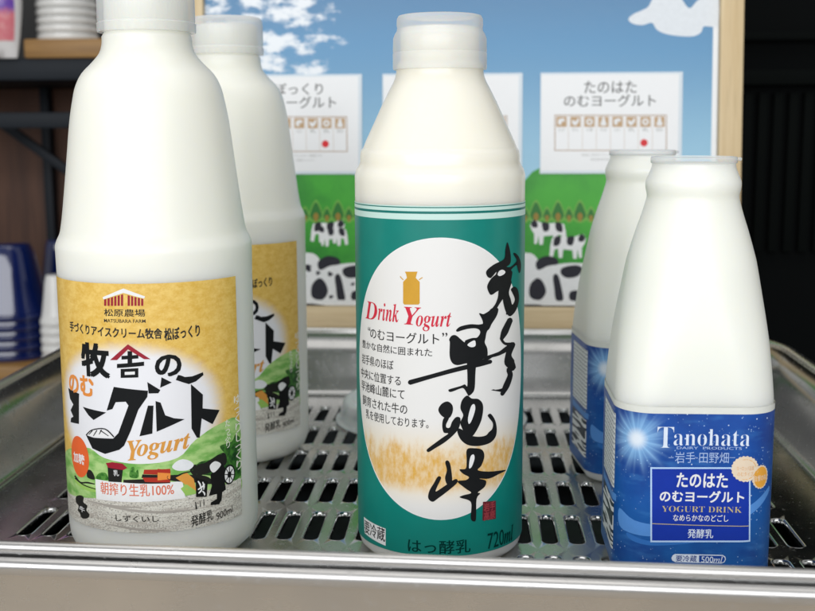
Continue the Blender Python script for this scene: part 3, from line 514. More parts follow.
["S","blackcoat",4.2,[[40.7,36.85],[40.57,36.77],[40.56,36.59],[40.53,36.33],[40.5,36.04],[40.48,35.76],[40.48,35.46],[40.48,35.14],[40.49,34.85],[40.49,34.65],[40.61,34.51]],[[40.87,36.8],[40.99,36.66],[40.99,36.48],[41.0,36.21],[41.01,35.91],[41.01,35.63],[40.99,35.34],[40.95,35.02],[40.93,34.74],[40.91,34.54],[40.78,34.47]]],
["S","blackcoat",4.2,[[40.06,37.42],[39.89,37.41],[39.78,37.31],[39.64,37.16],[39.47,37.0],[39.31,36.84],[39.16,36.67],[39.0,36.48],[38.86,36.3],[38.76,36.18],[38.79,36.03]],[[40.21,37.32],[40.24,37.17],[40.15,37.06],[40.03,36.9],[39.89,36.72],[39.75,36.54],[39.58,36.38],[39.39,36.2],[39.22,36.05],[39.1,35.94],[38.93,35.93]]],
["S","blackcoat",4.2,[[39.95,38.33],[39.81,38.46],[39.68,38.5],[39.5,38.55],[39.3,38.62],[39.1,38.67],[38.89,38.72],[38.66,38.76],[38.45,38.8],[38.3,38.82],[38.16,38.76]],[[39.94,38.21],[39.79,38.15],[39.67,38.17],[39.49,38.2],[39.28,38.24],[39.08,38.28],[38.87,38.34],[38.64,38.41],[38.44,38.47],[38.29,38.51],[38.16,38.64]]],
["S","blackcoat",4.2,[[40.27,39.07],[40.32,39.2],[40.24,39.35],[40.14,39.57],[40.01,39.81],[39.88,40.05],[39.73,40.3],[39.56,40.56],[39.4,40.79],[39.29,40.96],[39.12,41.05]],[[40.13,39.04],[39.95,39.14],[39.86,39.29],[39.73,39.5],[39.57,39.74],[39.43,39.97],[39.3,40.21],[39.16,40.48],[39.03,40.72],[38.94,40.89],[38.98,41.02]]],
["S","blackcoat",4.2,[[40.97,39.25],[41.1,39.32],[41.11,39.5],[41.14,39.76],[41.17,40.05],[41.19,40.33],[41.19,40.62],[41.19,40.95],[41.18,41.24],[41.18,41.44],[41.06,41.58]],[[40.8,39.29],[40.68,39.43],[40.68,39.61],[40.67,39.88],[40.66,40.17],[40.66,40.46],[40.68,40.75],[40.71,41.06],[40.74,41.34],[40.76,41.54],[40.89,41.62]]],
["S","blackcoat",4.2,[[41.62,38.67],[41.81,38.68],[41.91,38.78],[42.07,38.92],[42.25,39.07],[42.42,39.23],[42.58,39.4],[42.76,39.59],[42.91,39.76],[43.03,39.88],[42.99,40.03]],[[41.47,38.77],[41.44,38.92],[41.53,39.03],[41.65,39.19],[41.8,39.37],[41.95,39.54],[42.13,39.7],[42.33,39.87],[42.52,40.02],[42.65,40.13],[42.84,40.13]]],
["P","blackcoat",3,0,[[24.33,40.1],[27.87,38.7],[29.74,37.57],[29.01,31.08],[24.28,31.81]]],
["S","white",4,[[25.25,38.49],[25.21,38.25],[25.36,37.98],[25.56,37.58],[25.75,37.16],[25.89,36.8],[25.99,36.48],[26.08,36.1],[26.15,35.75],[26.19,35.5],[26.31,35.35]],[[25.44,38.58],[25.68,38.47],[25.85,38.2],[26.1,37.82],[26.37,37.38],[26.57,36.93],[26.65,36.48],[26.64,36.06],[26.6,35.7],[26.58,35.46],[26.47,35.34]]],
["S","white",4,[[27.26,37.79],[27.16,37.57],[27.25,37.27],[27.37,36.85],[27.47,36.39],[27.54,36.0],[27.56,35.63],[27.56,35.2],[27.55,34.8],[27.53,34.52],[27.62,34.35]],[[27.47,37.83],[27.7,37.67],[27.81,37.37],[27.98,36.94],[28.16,36.45],[28.27,35.95],[28.24,35.48],[28.13,35.03],[28.0,34.65],[27.93,34.39],[27.78,34.3]]],
["S","white",4,[[25.22,34.71],[25.47,34.64],[25.81,34.78],[26.3,34.97],[26.84,35.19],[27.31,35.43],[27.67,35.73],[27.97,36.06],[28.2,36.35],[28.37,36.54],[28.37,36.72]],[[25.11,34.91],[25.18,35.14],[25.5,35.31],[25.96,35.55],[26.45,35.81],[26.85,36.05],[27.2,36.26],[27.55,36.49],[27.85,36.69],[28.06,36.85],[28.25,36.85]]],
["S","white",4,[[25.44,33.11],[25.69,33.07],[25.9,33.2],[26.21,33.38],[26.55,33.59],[26.83,33.84],[26.99,34.14],[27.07,34.46],[27.09,34.73],[27.12,34.9],[27.05,35.08]],[[25.29,33.29],[25.33,33.54],[25.52,33.69],[25.79,33.91],[26.06,34.14],[26.25,34.34],[26.39,34.51],[26.53,34.72],[26.66,34.92],[26.74,35.08],[26.9,35.15]]],
["S","white",4,[[27.08,33.86],[27.08,33.61],[27.21,33.43],[27.39,33.16],[27.56,32.88],[27.66,32.69],[27.72,32.53],[27.78,32.32],[27.82,32.1],[27.84,31.94],[27.96,31.78]],[[27.25,33.98],[27.51,33.9],[27.66,33.73],[27.89,33.47],[28.14,33.17],[28.33,32.85],[28.39,32.51],[28.35,32.22],[28.28,32.0],[28.25,31.86],[28.12,31.75]]],
["S","soot",3,[[23.88,29.82],[23.78,29.69],[23.81,29.08],[23.84,28.19],[23.88,27.3],[23.91,26.69],[24.14,26.43]],[[24.04,29.82],[24.16,29.68],[24.25,29.06],[24.39,28.17],[24.53,27.27],[24.61,26.66],[24.42,26.42]]],
["S","soot",3,[[25.89,29.81],[25.83,29.73],[25.85,29.25],[25.87,28.55],[25.89,27.85],[25.91,27.37],[26.04,27.22]],[[25.99,29.8],[26.07,29.71],[26.11,29.23],[26.19,28.52],[26.26,27.82],[26.31,27.33],[26.2,27.21]]],
["S","soot",3,[[27.53,30.28],[27.46,30.21],[27.47,29.73],[27.48,29.03],[27.49,28.33],[27.5,27.86],[27.6,27.73]],[[27.62,30.27],[27.7,30.18],[27.72,29.7],[27.76,29.0],[27.8,28.29],[27.82,27.81],[27.73,27.72]]],
["T","soot",3,"発酵乳",21.81,31.73,19.83,24.66,0.6,0.15],
["T","soot",3,"900ml",33.31,42.1,20.45,23.6,0.3,0.15],
["T","whitewarm",3,"ゆ\nっ\nく\nり\nし\nっ\nく\nり",44.94,49.82,38.69,71.49,0.5,0],
["T","whitewarm",3,"た\nっ\nぷ\nり",39.02,42.19,49.78,62.09,0.5,0],
]
SKY_ART = [
["M","top",-0.3,70.86],
["M","bottom",1.65,14.07],
["M","sun",-21.64,60.15],
["M","sunr",-12.33,60.26],
["T","pale",3,"𝐓",-16.55,-10.12,58.36,66.73,-0.4,0],
["T","pale",3,"𝐚𝐧𝐨𝐡𝐚𝐭𝐚",-10.16,19.28,59.31,66.04,-0.45,0],
["T","paledim",3,"DAIRY  PRODUCTS",-8.88,16.3,57.84,58.9,0.1,0],
["T","paledim",3,"岩手·田野畑",-9.4,11.4,52.3,56.75,-0.1,0],
["S","paledim",3,[[-12.0,54.29],[-11.94,54.23],[-11.76,54.24],[-11.52,54.24],[-11.24,54.24],[-10.98,54.25],[-10.72,54.25],[-10.45,54.25],[-10.2,54.25],[-10.03,54.26],[-9.96,54.32]],[[-12.01,54.37],[-11.94,54.43],[-11.77,54.43],[-11.52,54.44],[-11.25,54.44],[-10.99,54.44],[-10.73,54.45],[-10.45,54.45],[-10.21,54.45],[-10.03,54.46],[-9.97,54.4]]],
["S","paledim",3,[[11.58,54.58],[11.65,54.53],[11.86,54.53],[12.16,54.53],[12.49,54.54],[12.79,54.54],[13.08,54.54],[13.37,54.55],[13.62,54.55],[13.8,54.55],[13.87,54.61]],[[11.58,54.66],[11.65,54.72],[11.85,54.73],[12.15,54.73],[12.48,54.73],[12.78,54.74],[13.07,54.74],[13.36,54.75],[13.62,54.75],[13.79,54.75],[13.86,54.69]]],
["P","royal",2,0,[[-18.7,50.13],[19.97,49.9],[20.74,20.32],[-17.78,20.04]]],
["P","edgeblue",3,0,[[-18.89,50.32],[20.02,50.82],[20.05,50.17],[-18.87,49.67]]],
["P","edgeblue",3,0,[[-18.05,20.13],[21.25,20.8],[21.27,20.14],[-18.03,19.47]]],
["P","edgeblue",3,0,[[-18.87,49.67],[-18.25,49.68],[-17.42,20.15],[-18.05,20.13]]],
["P","edgeblue",3,0,[[19.44,50.16],[20.05,50.17],[21.25,20.8],[20.63,20.79]]],
["T","white",4,"たのはた",-8.47,11.28,42.43,48.17,0.9,0],
["T","white",4,"のむヨーグルト",-14.82,17.87,36.3,40.95,0.9,0],
["T","goldtext",4,"𝐘𝐎𝐆𝐔𝐑𝐓 𝐃𝐑𝐈𝐍𝐊",-13.96,17.28,32.19,34.62,-0.4,0],
["T","white",4,"なめらかなのどごし",-9.41,12.13,28.45,31.25,0.4,0],
["S","goldtext",4,[[-17.63,27.15],[-17.53,27.07],[-13.97,26.98],[-8.87,26.85],[-3.2,26.72],[2.06,26.63],[7.12,26.58],[12.37,26.56],[16.99,26.55],[20.22,26.55],[20.31,26.63]],[[-17.62,27.27],[-17.53,27.35],[-13.97,27.26],[-8.87,27.13],[-3.2,27.01],[2.05,26.91],[7.12,26.86],[12.36,26.84],[16.98,26.83],[20.21,26.83],[20.3,26.74]]],
["T","pale",4,"発酵乳",-3.52,6.43,21.5,25.26,0.5,0],
["P","pale",2,0,[[-8.24,14.72],[10.48,14.68],[11.58,13.94],[11.8,12.81],[11.31,11.66],[10.17,11.08],[-7.95,11.32],[-9.22,11.96],[-9.61,13.0],[-9.11,14.14]]],
["P","skydark",3,0,[[1.24,14.32],[10.5,14.3],[11.33,13.56],[11.44,12.8],[11.03,11.85],[10.07,11.36],[1.33,11.49]]],
["T","navytext",4,"要冷蔵",-7.82,0.39,11.58,14.24,0.5,0],
["T","pale",4,"500𝑚𝑙",2.19,10.55,11.39,14.04,0.3,0],
["P","cream",3,0,[[23.65,50.13],[23.49,49.79],[23.26,49.47],[23.32,49.13],[23.49,48.75],[23.35,48.43],[23.0,48.19],[22.86,47.89],[22.92,47.49],[22.81,47.15],[22.43,46.99],[22.11,46.81],[22.02,46.44],[21.9,46.07],[21.54,45.95],[21.12,45.93],[20.88,45.68],[20.69,45.31],[20.36,45.18],[19.93,45.27],[19.59,45.22],[19.31,44.92],[18.97,44.75],[18.59,44.91],[18.23,45.05],[17.88,44.9],[17.5,44.73],[17.16,44.89],[16.85,45.18],[16.51,45.23],[16.09,45.12],[15.74,45.24],[15.53,45.61],[15.27,45.85],[14.85,45.86],[14.47,45.97],[14.32,46.34],[14.21,46.71],[13.87,46.87],[13.47,47.02],[13.33,47.36],[13.37,47.77],[13.2,48.06],[12.83,48.29],[12.67,48.61],[12.8,48.99],[12.84,49.34],[12.59,49.65],[12.4,49.99],[12.56,50.33],[12.79,50.65],[12.72,50.99],[12.56,51.37],[12.7,51.69],[13.05,51.93],[13.2,52.23],[13.13,52.63],[13.24,52.97],[13.63,53.13],[13.95,53.3],[14.04,53.67],[14.16,54.04],[14.52,54.16],[14.94,54.19],[15.18,54.43],[15.37,54.8],[15.7,54.93],[16.13,54.83],[16.47,54.89],[16.75,55.19],[17.08,55.35],[17.47,55.19],[17.83,55.05],[18.17,55.2],[18.55,55.37],[18.89,55.21],[19.19,54.92],[19.54,54.87],[19.96,54.98],[20.3,54.86],[20.52,54.49],[20.78,54.26],[21.19,54.24],[21.57,54.13],[21.72,53.77],[21.83,53.4],[22.17,53.23],[22.57,53.09],[22.7,52.75],[22.67,52.35],[22.84,52.05],[23.21,51.83],[23.37,51.51],[23.24,51.12],[23.2,50.78],[23.46,50.47]]],
["P","cream",3,0,[[29.32,46.35],[29.22,46.04],[29.04,45.74],[29.04,45.44],[29.16,45.09],[29.16,44.76],[28.94,44.51],[28.71,44.3],[28.66,43.99],[28.68,43.61],[28.55,43.33],[28.25,43.21],[28.0,43.06],[27.89,42.76],[27.79,42.41],[27.56,42.24],[27.23,42.24],[26.97,42.16],[26.8,41.89],[26.6,41.62],[26.31,41.6],[26.0,41.72],[25.73,41.69],[25.49,41.47],[25.22,41.33],[24.94,41.46],[24.68,41.68],[24.41,41.7],[24.11,41.56],[23.82,41.58],[23.6,41.84],[23.4,42.11],[23.13,42.19],[22.81,42.17],[22.56,42.34],[22.43,42.68],[22.3,42.98],[22.03,43.12],[21.72,43.24],[21.57,43.52],[21.56,43.89],[21.48,44.2],[21.23,44.41],[20.99,44.65],[20.96,44.98],[21.06,45.33],[21.02,45.63],[20.82,45.92],[20.69,46.24],[20.8,46.55],[20.97,46.85],[20.98,47.15],[20.86,47.5],[20.86,47.83],[21.08,48.08],[21.31,48.29],[21.36,48.6],[21.34,48.97],[21.48,49.25],[21.77,49.38],[22.03,49.52],[22.14,49.82],[22.23,50.17],[22.47,50.34],[22.79,50.34],[23.05,50.42],[23.23,50.69],[23.43,50.96],[23.71,50.98],[24.02,50.86],[24.29,50.89],[24.53,51.11],[24.8,51.24],[25.08,51.11],[25.34,50.9],[25.61,50.88],[25.91,51.01],[26.19,50.99],[26.42,50.73],[26.61,50.46],[26.88,50.39],[27.21,50.4],[27.46,50.24],[27.58,49.89],[27.71,49.6],[27.98,49.46],[28.29,49.34],[28.44,49.07],[28.45,48.69],[28.53,48.39],[28.78,48.18],[29.02,47.94],[29.05,47.61],[28.96,47.26],[28.99,46.95],[29.19,46.67]]],
["E","amber",3.6,18.03,49.86,4.55,4.11],
["E","cream",4,18.03,49.86,4.3,3.86],
["E","amber",4,25.14,46.16,3.41,4.26],
["T","ambersoft",4.5,"ヨーロッパ品質",14.6,21.49,49.4,51.19,0.1,0],
["T","ambersoft",4.5,"のむタイプ",14.94,21.27,47.2,48.86,0.1,0],
["T","cream",4.5,"自慢の味",21.87,28.06,44.63,47.09,0.4,0],
["P","wave",1,1,[[-32.14,31.04],[-24.64,27.76],[-13.04,26.93],[2.91,29.21],[18.66,34.17],[30.42,41.04],[30.54,38.37],[18.83,30.14],[3.07,24.48],[-12.9,22.18],[-24.5,21.99],[-31.97,23.91]]],
["P","wave2",1.2,1,[[-27.72,21.94],[-19.28,20.04],[-6.41,20.25],[6.32,23.18],[14.55,25.35],[14.62,23.66],[0.03,19.68],[-16.0,18.05],[-25.72,19.25]]],
]
POSTER_ART = [
["M","pl",-97.45,254.18],
["M","pr",268.83,202.04],
["M","wl",-109.12,254.28],
["M","wr",284.81,201.95],
["M","pb",44.21,56.97],
["M","woodtop",44.21,54.79],
["M","hill",158.49,154.62],
["M","white_r",264.65,202.06],
["P","cloudprint",1,1,[[205.5,258.94],[209.06,262.49],[214.93,264.99],[219.26,267.5],[221.76,272.08],[225.05,275.11],[239.13,275.46],[247.45,266.19],[253.24,271.23],[259.56,274.73],[267.72,274.13],[268.06,254.25],[262.97,253.27],[257.87,253.32],[256.14,249.25],[251.07,246.74],[242.11,246.82],[231.84,248.44],[225.38,251.58],[221.98,256.22],[215.07,254.75],[208.63,255.83]]],
["P","hillprint",1,0,[[-102.33,57.8],[-101.41,149.48],[-72.04,152.3],[-28.25,152.92],[4.42,152.13],[23.95,146.35],[44.16,139.15],[94.48,134.8],[130.16,141.88],[138.63,151.82],[147.83,156.77],[165.54,158.14],[214.95,157.3],[257.06,154.37],[265.49,151.54],[267.03,59.36]]],
["P","treeglow",2,1,[[-97.17,132.47],[-92.11,122.39],[-92.82,117.6],[-97.33,115.43],[-101.81,117.6],[-102.42,122.39]]],
["P","treeprint",2.4,1,[[-97.19,130.66],[-93.14,122.39],[-93.91,119.06],[-97.32,116.88],[-100.69,119.06],[-101.39,122.39]]],
["P","trunkprint",2.8,1,[[-97.26,123.08],[-95.22,120.51],[-96.58,116.88],[-98.06,116.88],[-99.35,120.51]]],
["P","treeglow",2,1,[[-89.12,127.75],[-85.37,120.51],[-86.05,117.6],[-89.24,115.43],[-92.38,117.6],[-93.02,120.51]]],
["P","treeprint",2.4,1,[[-89.14,125.94],[-86.4,120.51],[-87.14,119.06],[-89.22,116.88],[-91.26,119.06],[-91.99,120.51]]],
["P","trunkprint",2.8,1,[[-89.19,120.96],[-87.79,120.51],[-88.49,116.88],[-89.96,116.88],[-90.59,120.51]]],
["P","treeglow",2,1,[[-81.0,132.45],[-75.95,122.39],[-76.65,117.61],[-81.15,115.43],[-85.61,117.6],[-86.23,122.39]]],
["P","treeprint",2.4,1,[[-81.02,130.64],[-76.98,122.39],[-77.74,119.06],[-81.13,116.88],[-84.5,119.06],[-85.2,122.39]]],
["P","trunkprint",2.8,1,[[-81.08,123.08],[-79.05,120.5],[-80.4,116.88],[-81.87,116.88],[-83.16,120.51]]],
["P","treeglow",2,1,[[-72.97,127.74],[-69.21,120.5],[-69.89,117.61],[-73.07,115.43],[-76.21,117.61],[-76.84,120.5]]],
["P","treeprint",2.4,1,[[-72.98,125.94],[-70.24,120.5],[-70.98,119.06],[-73.06,116.88],[-75.09,119.06],[-75.82,120.5]]],
["P","trunkprint",2.8,1,[[-73.02,120.96],[-71.63,120.5],[-72.32,116.88],[-73.79,116.88],[-74.42,120.5]]],
["P","treeglow",2,1,[[-64.87,132.44],[-59.82,122.38],[-60.51,117.61],[-65.0,115.43],[-69.45,117.61],[-70.08,122.39]]],
["P","treeprint",2.4,1,[[-64.88,130.63],[-60.84,122.38],[-61.6,119.06],[-64.99,116.88],[-68.34,119.06],[-69.05,122.39]]],
["P","trunkprint",2.8,1,[[-64.94,123.07],[-62.91,120.5],[-64.25,116.88],[-65.72,116.88],[-67.01,120.5]]],
["P","treeglow",2,1,[[-56.85,127.74],[-53.09,120.5],[-53.77,117.61],[-56.93,115.44],[-60.07,117.61],[-60.71,120.5]]],
["P","treeprint",2.4,1,[[-56.86,125.93],[-54.12,120.5],[-54.86,119.06],[-56.92,116.88],[-58.96,119.06],[-59.68,120.5]]],
["P","trunkprint",2.8,1,[[-56.9,120.96],[-55.51,120.5],[-56.19,116.88],[-57.66,116.88],[-58.29,120.5]]],
["P","treeglow",2,1,[[-48.78,132.42],[-43.72,122.38],[-44.41,117.61],[-48.88,115.44],[-53.33,117.61],[-53.96,122.38]]],
["P","treeprint",2.4,1,[[-48.79,130.62],[-44.74,122.38],[-45.49,119.06],[-48.87,116.89],[-52.22,119.06],[-52.93,122.38]]],
["P","trunkprint",2.8,1,[[-48.83,123.07],[-46.8,120.5],[-48.14,116.89],[-49.6,116.89],[-50.9,120.5]]],
["P","treeglow",2,1,[[-40.77,127.73],[-37.01,120.5],[-37.68,117.61],[-40.84,115.44],[-43.97,117.61],[-44.61,120.5]]],
["P","treeprint",2.4,1,[[-40.78,125.92],[-38.03,120.5],[-38.77,119.06],[-40.83,116.89],[-42.86,119.06],[-43.59,120.5]]],
["P","trunkprint",2.8,1,[[-40.81,120.95],[-39.42,120.5],[-40.1,116.89],[-41.56,116.89],[-42.2,120.5]]],
["P","treeglow",2,1,[[-32.72,132.41],[-27.66,122.38],[-28.34,117.61],[-32.8,115.44],[-37.24,117.61],[-37.88,122.38]]],
["P","treeprint",2.4,1,[[-32.73,130.61],[-28.68,122.38],[-29.43,119.06],[-32.79,116.89],[-36.14,119.06],[-36.85,122.38]]],
["P","trunkprint",2.8,1,[[-32.76,123.06],[-30.73,120.5],[-32.06,116.89],[-33.52,116.89],[-34.82,120.5]]],
["P","treeglow",2,1,[[-24.72,127.72],[-20.96,120.5],[-21.63,117.61],[-24.78,115.44],[-27.9,117.61],[-28.54,120.5]]],
["P","treeprint",2.4,1,[[-24.73,125.91],[-21.98,120.5],[-22.72,119.06],[-24.77,116.89],[-26.8,119.06],[-27.52,120.5]]],
["P","trunkprint",2.8,1,[[-24.75,120.95],[-23.37,120.5],[-24.04,116.89],[-25.5,116.89],[-26.14,120.5]]],
["P","treeglow",2,1,[[-16.69,132.4],[-11.64,122.37],[-12.31,117.61],[-16.76,115.45],[-21.19,117.61],[-21.83,122.38]]],
["P","treeprint",2.4,1,[[-16.7,130.59],[-12.65,122.37],[-13.39,119.06],[-16.75,116.89],[-20.09,119.06],[-20.81,122.38]]],
["P","trunkprint",2.8,1,[[-16.73,123.06],[-14.7,120.5],[-16.02,116.89],[-17.48,116.89],[-18.78,120.5]]],
["P","treeglow",2,1,[[-8.71,127.71],[-4.95,120.5],[-5.61,117.61],[-8.75,115.45],[-11.87,117.61],[-12.52,120.5]]],
["P","treeprint",2.4,1,[[-8.71,125.91],[-5.97,120.5],[-6.7,119.06],[-8.74,116.89],[-10.77,119.06],[-11.5,120.5]]],
["P","trunkprint",2.8,1,[[-8.73,120.95],[-7.35,120.5],[-8.02,116.89],[-9.47,116.89],[-10.11,120.5]]],
["P","treeglow",2,1,[[-0.7,132.38],[4.35,122.37],[3.69,117.61],[-0.75,115.45],[-5.18,117.61],[-5.82,122.37]]],
["P","treeprint",2.4,1,[[-0.71,130.58],[3.34,122.37],[2.6,119.06],[-0.75,116.89],[-4.08,119.06],[-4.8,122.37]]],
["P","trunkprint",2.8,1,[[-0.73,123.06],[1.3,120.5],[-0.02,116.89],[-1.47,116.89],[-2.77,120.5]]],
["P","treeglow",2,1,[[7.27,127.7],[11.03,120.5],[10.37,117.62],[7.24,115.45],[4.12,117.61],[3.48,120.5]]],
["P","treeprint",2.4,1,[[7.26,125.9],[10.01,120.5],[9.28,119.06],[7.25,116.89],[5.22,119.06],[4.49,120.5]]],
["P","trunkprint",2.8,1,[[7.25,120.95],[8.63,120.5],[7.97,116.89],[6.52,116.89],[5.87,120.5]]],
["P","treeglow",2,1,[[15.25,132.37],[20.31,122.37],[19.65,117.62],[15.22,115.45],[10.8,117.62],[10.16,122.37]]],
["P","treeprint",2.4,1,[[15.25,130.57],[19.29,122.37],[18.56,119.06],[15.23,116.9],[11.89,119.06],[11.17,122.37]]],
["P","trunkprint",2.8,1,[[15.24,123.05],[17.26,120.5],[15.95,116.9],[14.5,116.9],[13.2,120.5]]],
["P","treeglow",2,1,[[23.21,127.69],[26.97,120.5],[26.31,117.62],[23.2,115.46],[20.08,117.62],[19.44,120.5]]],
["P","treeprint",2.4,1,[[23.21,125.89],[25.95,120.5],[25.23,119.06],[23.2,116.9],[21.17,119.06],[20.45,120.5]]],
["P","trunkprint",2.8,1,[[23.2,120.95],[24.58,120.5],[23.92,116.9],[22.47,116.9],[21.83,120.5]]],
["P","treeglow",2,1,[[31.17,132.35],[36.23,122.36],[35.58,117.62],[31.16,115.46],[26.75,117.62],[26.1,122.37]]],
["P","treeprint",2.4,1,[[31.17,130.56],[35.21,122.36],[34.49,119.06],[31.16,116.9],[27.84,119.06],[27.11,122.37]]],
["P","trunkprint",2.8,1,[[31.17,123.05],[33.19,120.5],[31.89,116.9],[30.44,116.9],[29.14,120.5]]],
["P","treeglow",2,1,[[39.12,127.68],[42.87,120.49],[42.23,117.62],[39.12,115.46],[36.01,117.62],[35.36,120.49]]],
["P","treeprint",2.4,1,[[39.12,125.88],[41.86,120.49],[41.14,119.06],[39.12,116.9],[37.09,119.06],[36.37,120.49]]],
["P","trunkprint",2.8,1,[[39.12,120.94],[40.49,120.49],[39.84,116.9],[38.4,116.9],[37.74,120.49]]],
["P","treeglow",2,1,[[47.05,132.34],[52.11,122.36],[51.47,117.62],[47.07,115.46],[42.66,117.62],[42.01,122.36]]],
["P","treeprint",2.4,1,[[47.05,130.54],[51.1,122.36],[50.38,119.06],[47.06,116.9],[43.74,119.06],[43.02,122.36]]],
["P","trunkprint",2.8,1,[[47.06,123.04],[49.08,120.49],[47.79,116.9],[46.34,116.9],[45.04,120.49]]],
["P","treeglow",2,1,[[54.99,127.67],[58.75,120.49],[58.1,117.62],[55.0,115.47],[51.9,117.62],[51.25,120.49]]],
["P","treeprint",2.4,1,[[54.99,125.88],[57.74,120.49],[57.02,119.06],[55.0,116.9],[52.98,119.06],[52.26,120.49]]],
["P","trunkprint",2.8,1,[[55.0,120.94],[56.37,120.49],[55.72,116.9],[54.28,116.9],[53.63,120.49]]],
["P","treeglow",2,1,[[62.9,132.32],[67.96,122.36],[67.32,117.62],[62.93,115.47],[58.53,117.62],[57.88,122.36]]],
["P","treeprint",2.4,1,[[62.91,130.53],[66.95,122.36],[66.24,119.06],[62.93,116.9],[59.61,119.06],[58.89,122.36]]],
["P","trunkprint",2.8,1,[[62.92,123.04],[64.94,120.49],[63.65,116.9],[62.21,116.9],[60.91,120.49]]],
["P","treeglow",2,1,[[70.82,127.66],[74.58,120.49],[73.94,117.62],[70.85,115.47],[67.75,117.62],[67.1,120.49]]],
["P","treeprint",2.4,1,[[70.83,125.87],[73.58,120.49],[72.86,119.06],[70.85,116.9],[68.83,119.06],[68.11,120.49]]],
["P","trunkprint",2.8,1,[[70.84,120.94],[72.21,120.49],[71.57,116.9],[70.13,116.9],[69.48,120.49]]],
["P","treeglow",2,1,[[78.72,132.31],[83.77,122.35],[83.14,117.62],[78.77,115.47],[74.37,117.62],[73.71,122.36]]],
["P","treeprint",2.4,1,[[78.72,130.52],[82.77,122.35],[82.06,119.06],[78.76,116.91],[75.45,119.06],[74.72,122.36]]],
["P","trunkprint",2.8,1,[[78.74,123.04],[80.76,120.49],[79.48,116.91],[78.04,116.91],[76.74,120.49]]],
["P","treeglow",2,1,[[86.63,127.65],[90.38,120.49],[89.75,117.62],[86.67,115.47],[83.57,117.62],[82.92,120.49]]],
["P","treeprint",2.4,1,[[86.63,125.86],[89.38,120.49],[88.67,119.06],[86.67,116.91],[84.65,119.06],[83.92,120.49]]],
["P","trunkprint",2.8,1,[[86.65,120.94],[88.02,120.49],[87.38,116.91],[85.95,116.91],[85.29,120.49]]],
["P","treeglow",2,1,[[94.5,132.29],[99.55,122.35],[98.93,117.63],[94.57,115.48],[90.18,117.62],[89.52,122.35]]],
["P","treeprint",2.4,1,[[94.5,130.51],[98.55,122.35],[97.85,119.06],[94.56,116.91],[91.25,119.06],[90.52,122.35]]],
["P","trunkprint",2.8,1,[[94.53,123.03],[96.55,120.49],[95.28,116.91],[93.84,116.91],[92.54,120.49]]],
["P","treeglow",2,1,[[102.39,127.64],[106.15,120.49],[105.52,117.63],[102.45,115.48],[99.36,117.63],[98.7,120.49]]],
["P","treeprint",2.4,1,[[102.4,125.85],[105.15,120.49],[104.44,119.06],[102.45,116.91],[100.43,119.06],[99.71,120.49]]],
["P","trunkprint",2.8,1,[[102.43,120.94],[103.79,120.49],[103.16,116.91],[101.73,116.91],[101.07,120.49]]],
["P","treeglow",2,1,[[110.24,132.28],[115.3,122.35],[114.68,117.63],[110.33,115.48],[105.95,117.63],[105.28,122.35]]],
["P","treeprint",2.4,1,[[110.25,130.49],[114.3,122.35],[113.6,119.06],[110.32,116.91],[107.02,119.06],[106.29,122.35]]],
["P","trunkprint",2.8,1,[[110.29,123.03],[112.31,120.49],[111.04,116.91],[109.61,116.91],[108.3,120.49]]],
["P","treeglow",2,1,[[118.13,127.63],[121.89,120.49],[121.26,117.63],[118.2,115.48],[115.11,117.63],[114.45,120.49]]],
["P","treeprint",2.4,1,[[118.14,125.85],[120.88,120.49],[120.18,119.06],[118.19,116.91],[116.18,119.06],[115.45,120.49]]],
["P","trunkprint",2.8,1,[[118.17,120.93],[119.53,120.49],[118.91,116.91],[117.48,116.91],[116.81,120.49]]],
["P","treeglow",2,1,[[125.95,132.27],[131.01,122.34],[130.4,117.63],[126.06,115.48],[121.69,117.63],[121.02,122.35]]],
["P","treeprint",2.4,1,[[125.96,130.48],[130.01,122.34],[129.32,119.06],[126.05,116.91],[122.75,119.06],[122.02,122.35]]],
["P","trunkprint",2.8,1,[[126.01,123.02],[128.03,120.49],[126.76,116.91],[125.34,116.91],[124.03,120.49]]],
["P","treeglow",2,1,[[133.83,127.62],[137.58,120.49],[136.96,117.63],[133.91,115.49],[130.83,117.63],[130.17,120.49]]],
["P","treeprint",2.4,1,[[133.84,125.84],[136.59,120.49],[135.88,119.06],[133.9,116.91],[131.89,119.06],[131.17,120.49]]],
["P","trunkprint",2.8,1,[[133.87,120.93],[135.23,120.49],[134.61,116.91],[133.19,116.91],[132.52,120.49]]],
["P","treeglow",2,1,[[141.63,132.25],[146.69,122.34],[146.08,117.63],[141.75,115.49],[137.39,117.63],[136.71,122.34]]],
["P","treeprint",2.4,1,[[141.64,130.47],[145.69,122.34],[145.0,119.06],[141.74,116.92],[138.45,119.06],[137.71,122.34]]],
["P","trunkprint",2.8,1,[[141.7,123.02],[143.71,120.49],[142.46,116.92],[141.03,116.92],[139.72,120.49]]],
["P","treeglow",2,1,[[149.49,127.61],[153.25,120.48],[152.63,117.63],[149.59,115.49],[146.51,117.63],[145.85,120.49]]],
["P","treeprint",2.4,1,[[149.5,125.83],[152.25,120.48],[151.55,119.06],[149.58,116.92],[147.57,119.06],[146.84,120.49]]],
["P","trunkprint",2.8,1,[[149.55,120.93],[150.9,120.48],[150.29,116.92],[148.87,116.92],[148.2,120.48]]],
["P","treeglow",2,1,[[157.27,132.24],[162.33,122.34],[161.73,117.63],[157.42,115.49],[153.06,117.63],[152.38,122.34]]],
["P","treeprint",2.4,1,[[157.28,130.46],[161.33,122.34],[160.65,119.06],[157.4,116.92],[154.11,119.06],[153.37,122.34]]],
["P","trunkprint",2.8,1,[[157.35,123.01],[159.36,120.48],[158.11,116.92],[156.69,116.92],[155.38,120.48]]],
["P","treeglow",2,1,[[165.12,127.61],[168.88,120.48],[168.27,117.63],[165.23,115.49],[162.16,117.63],[161.49,120.48]]],
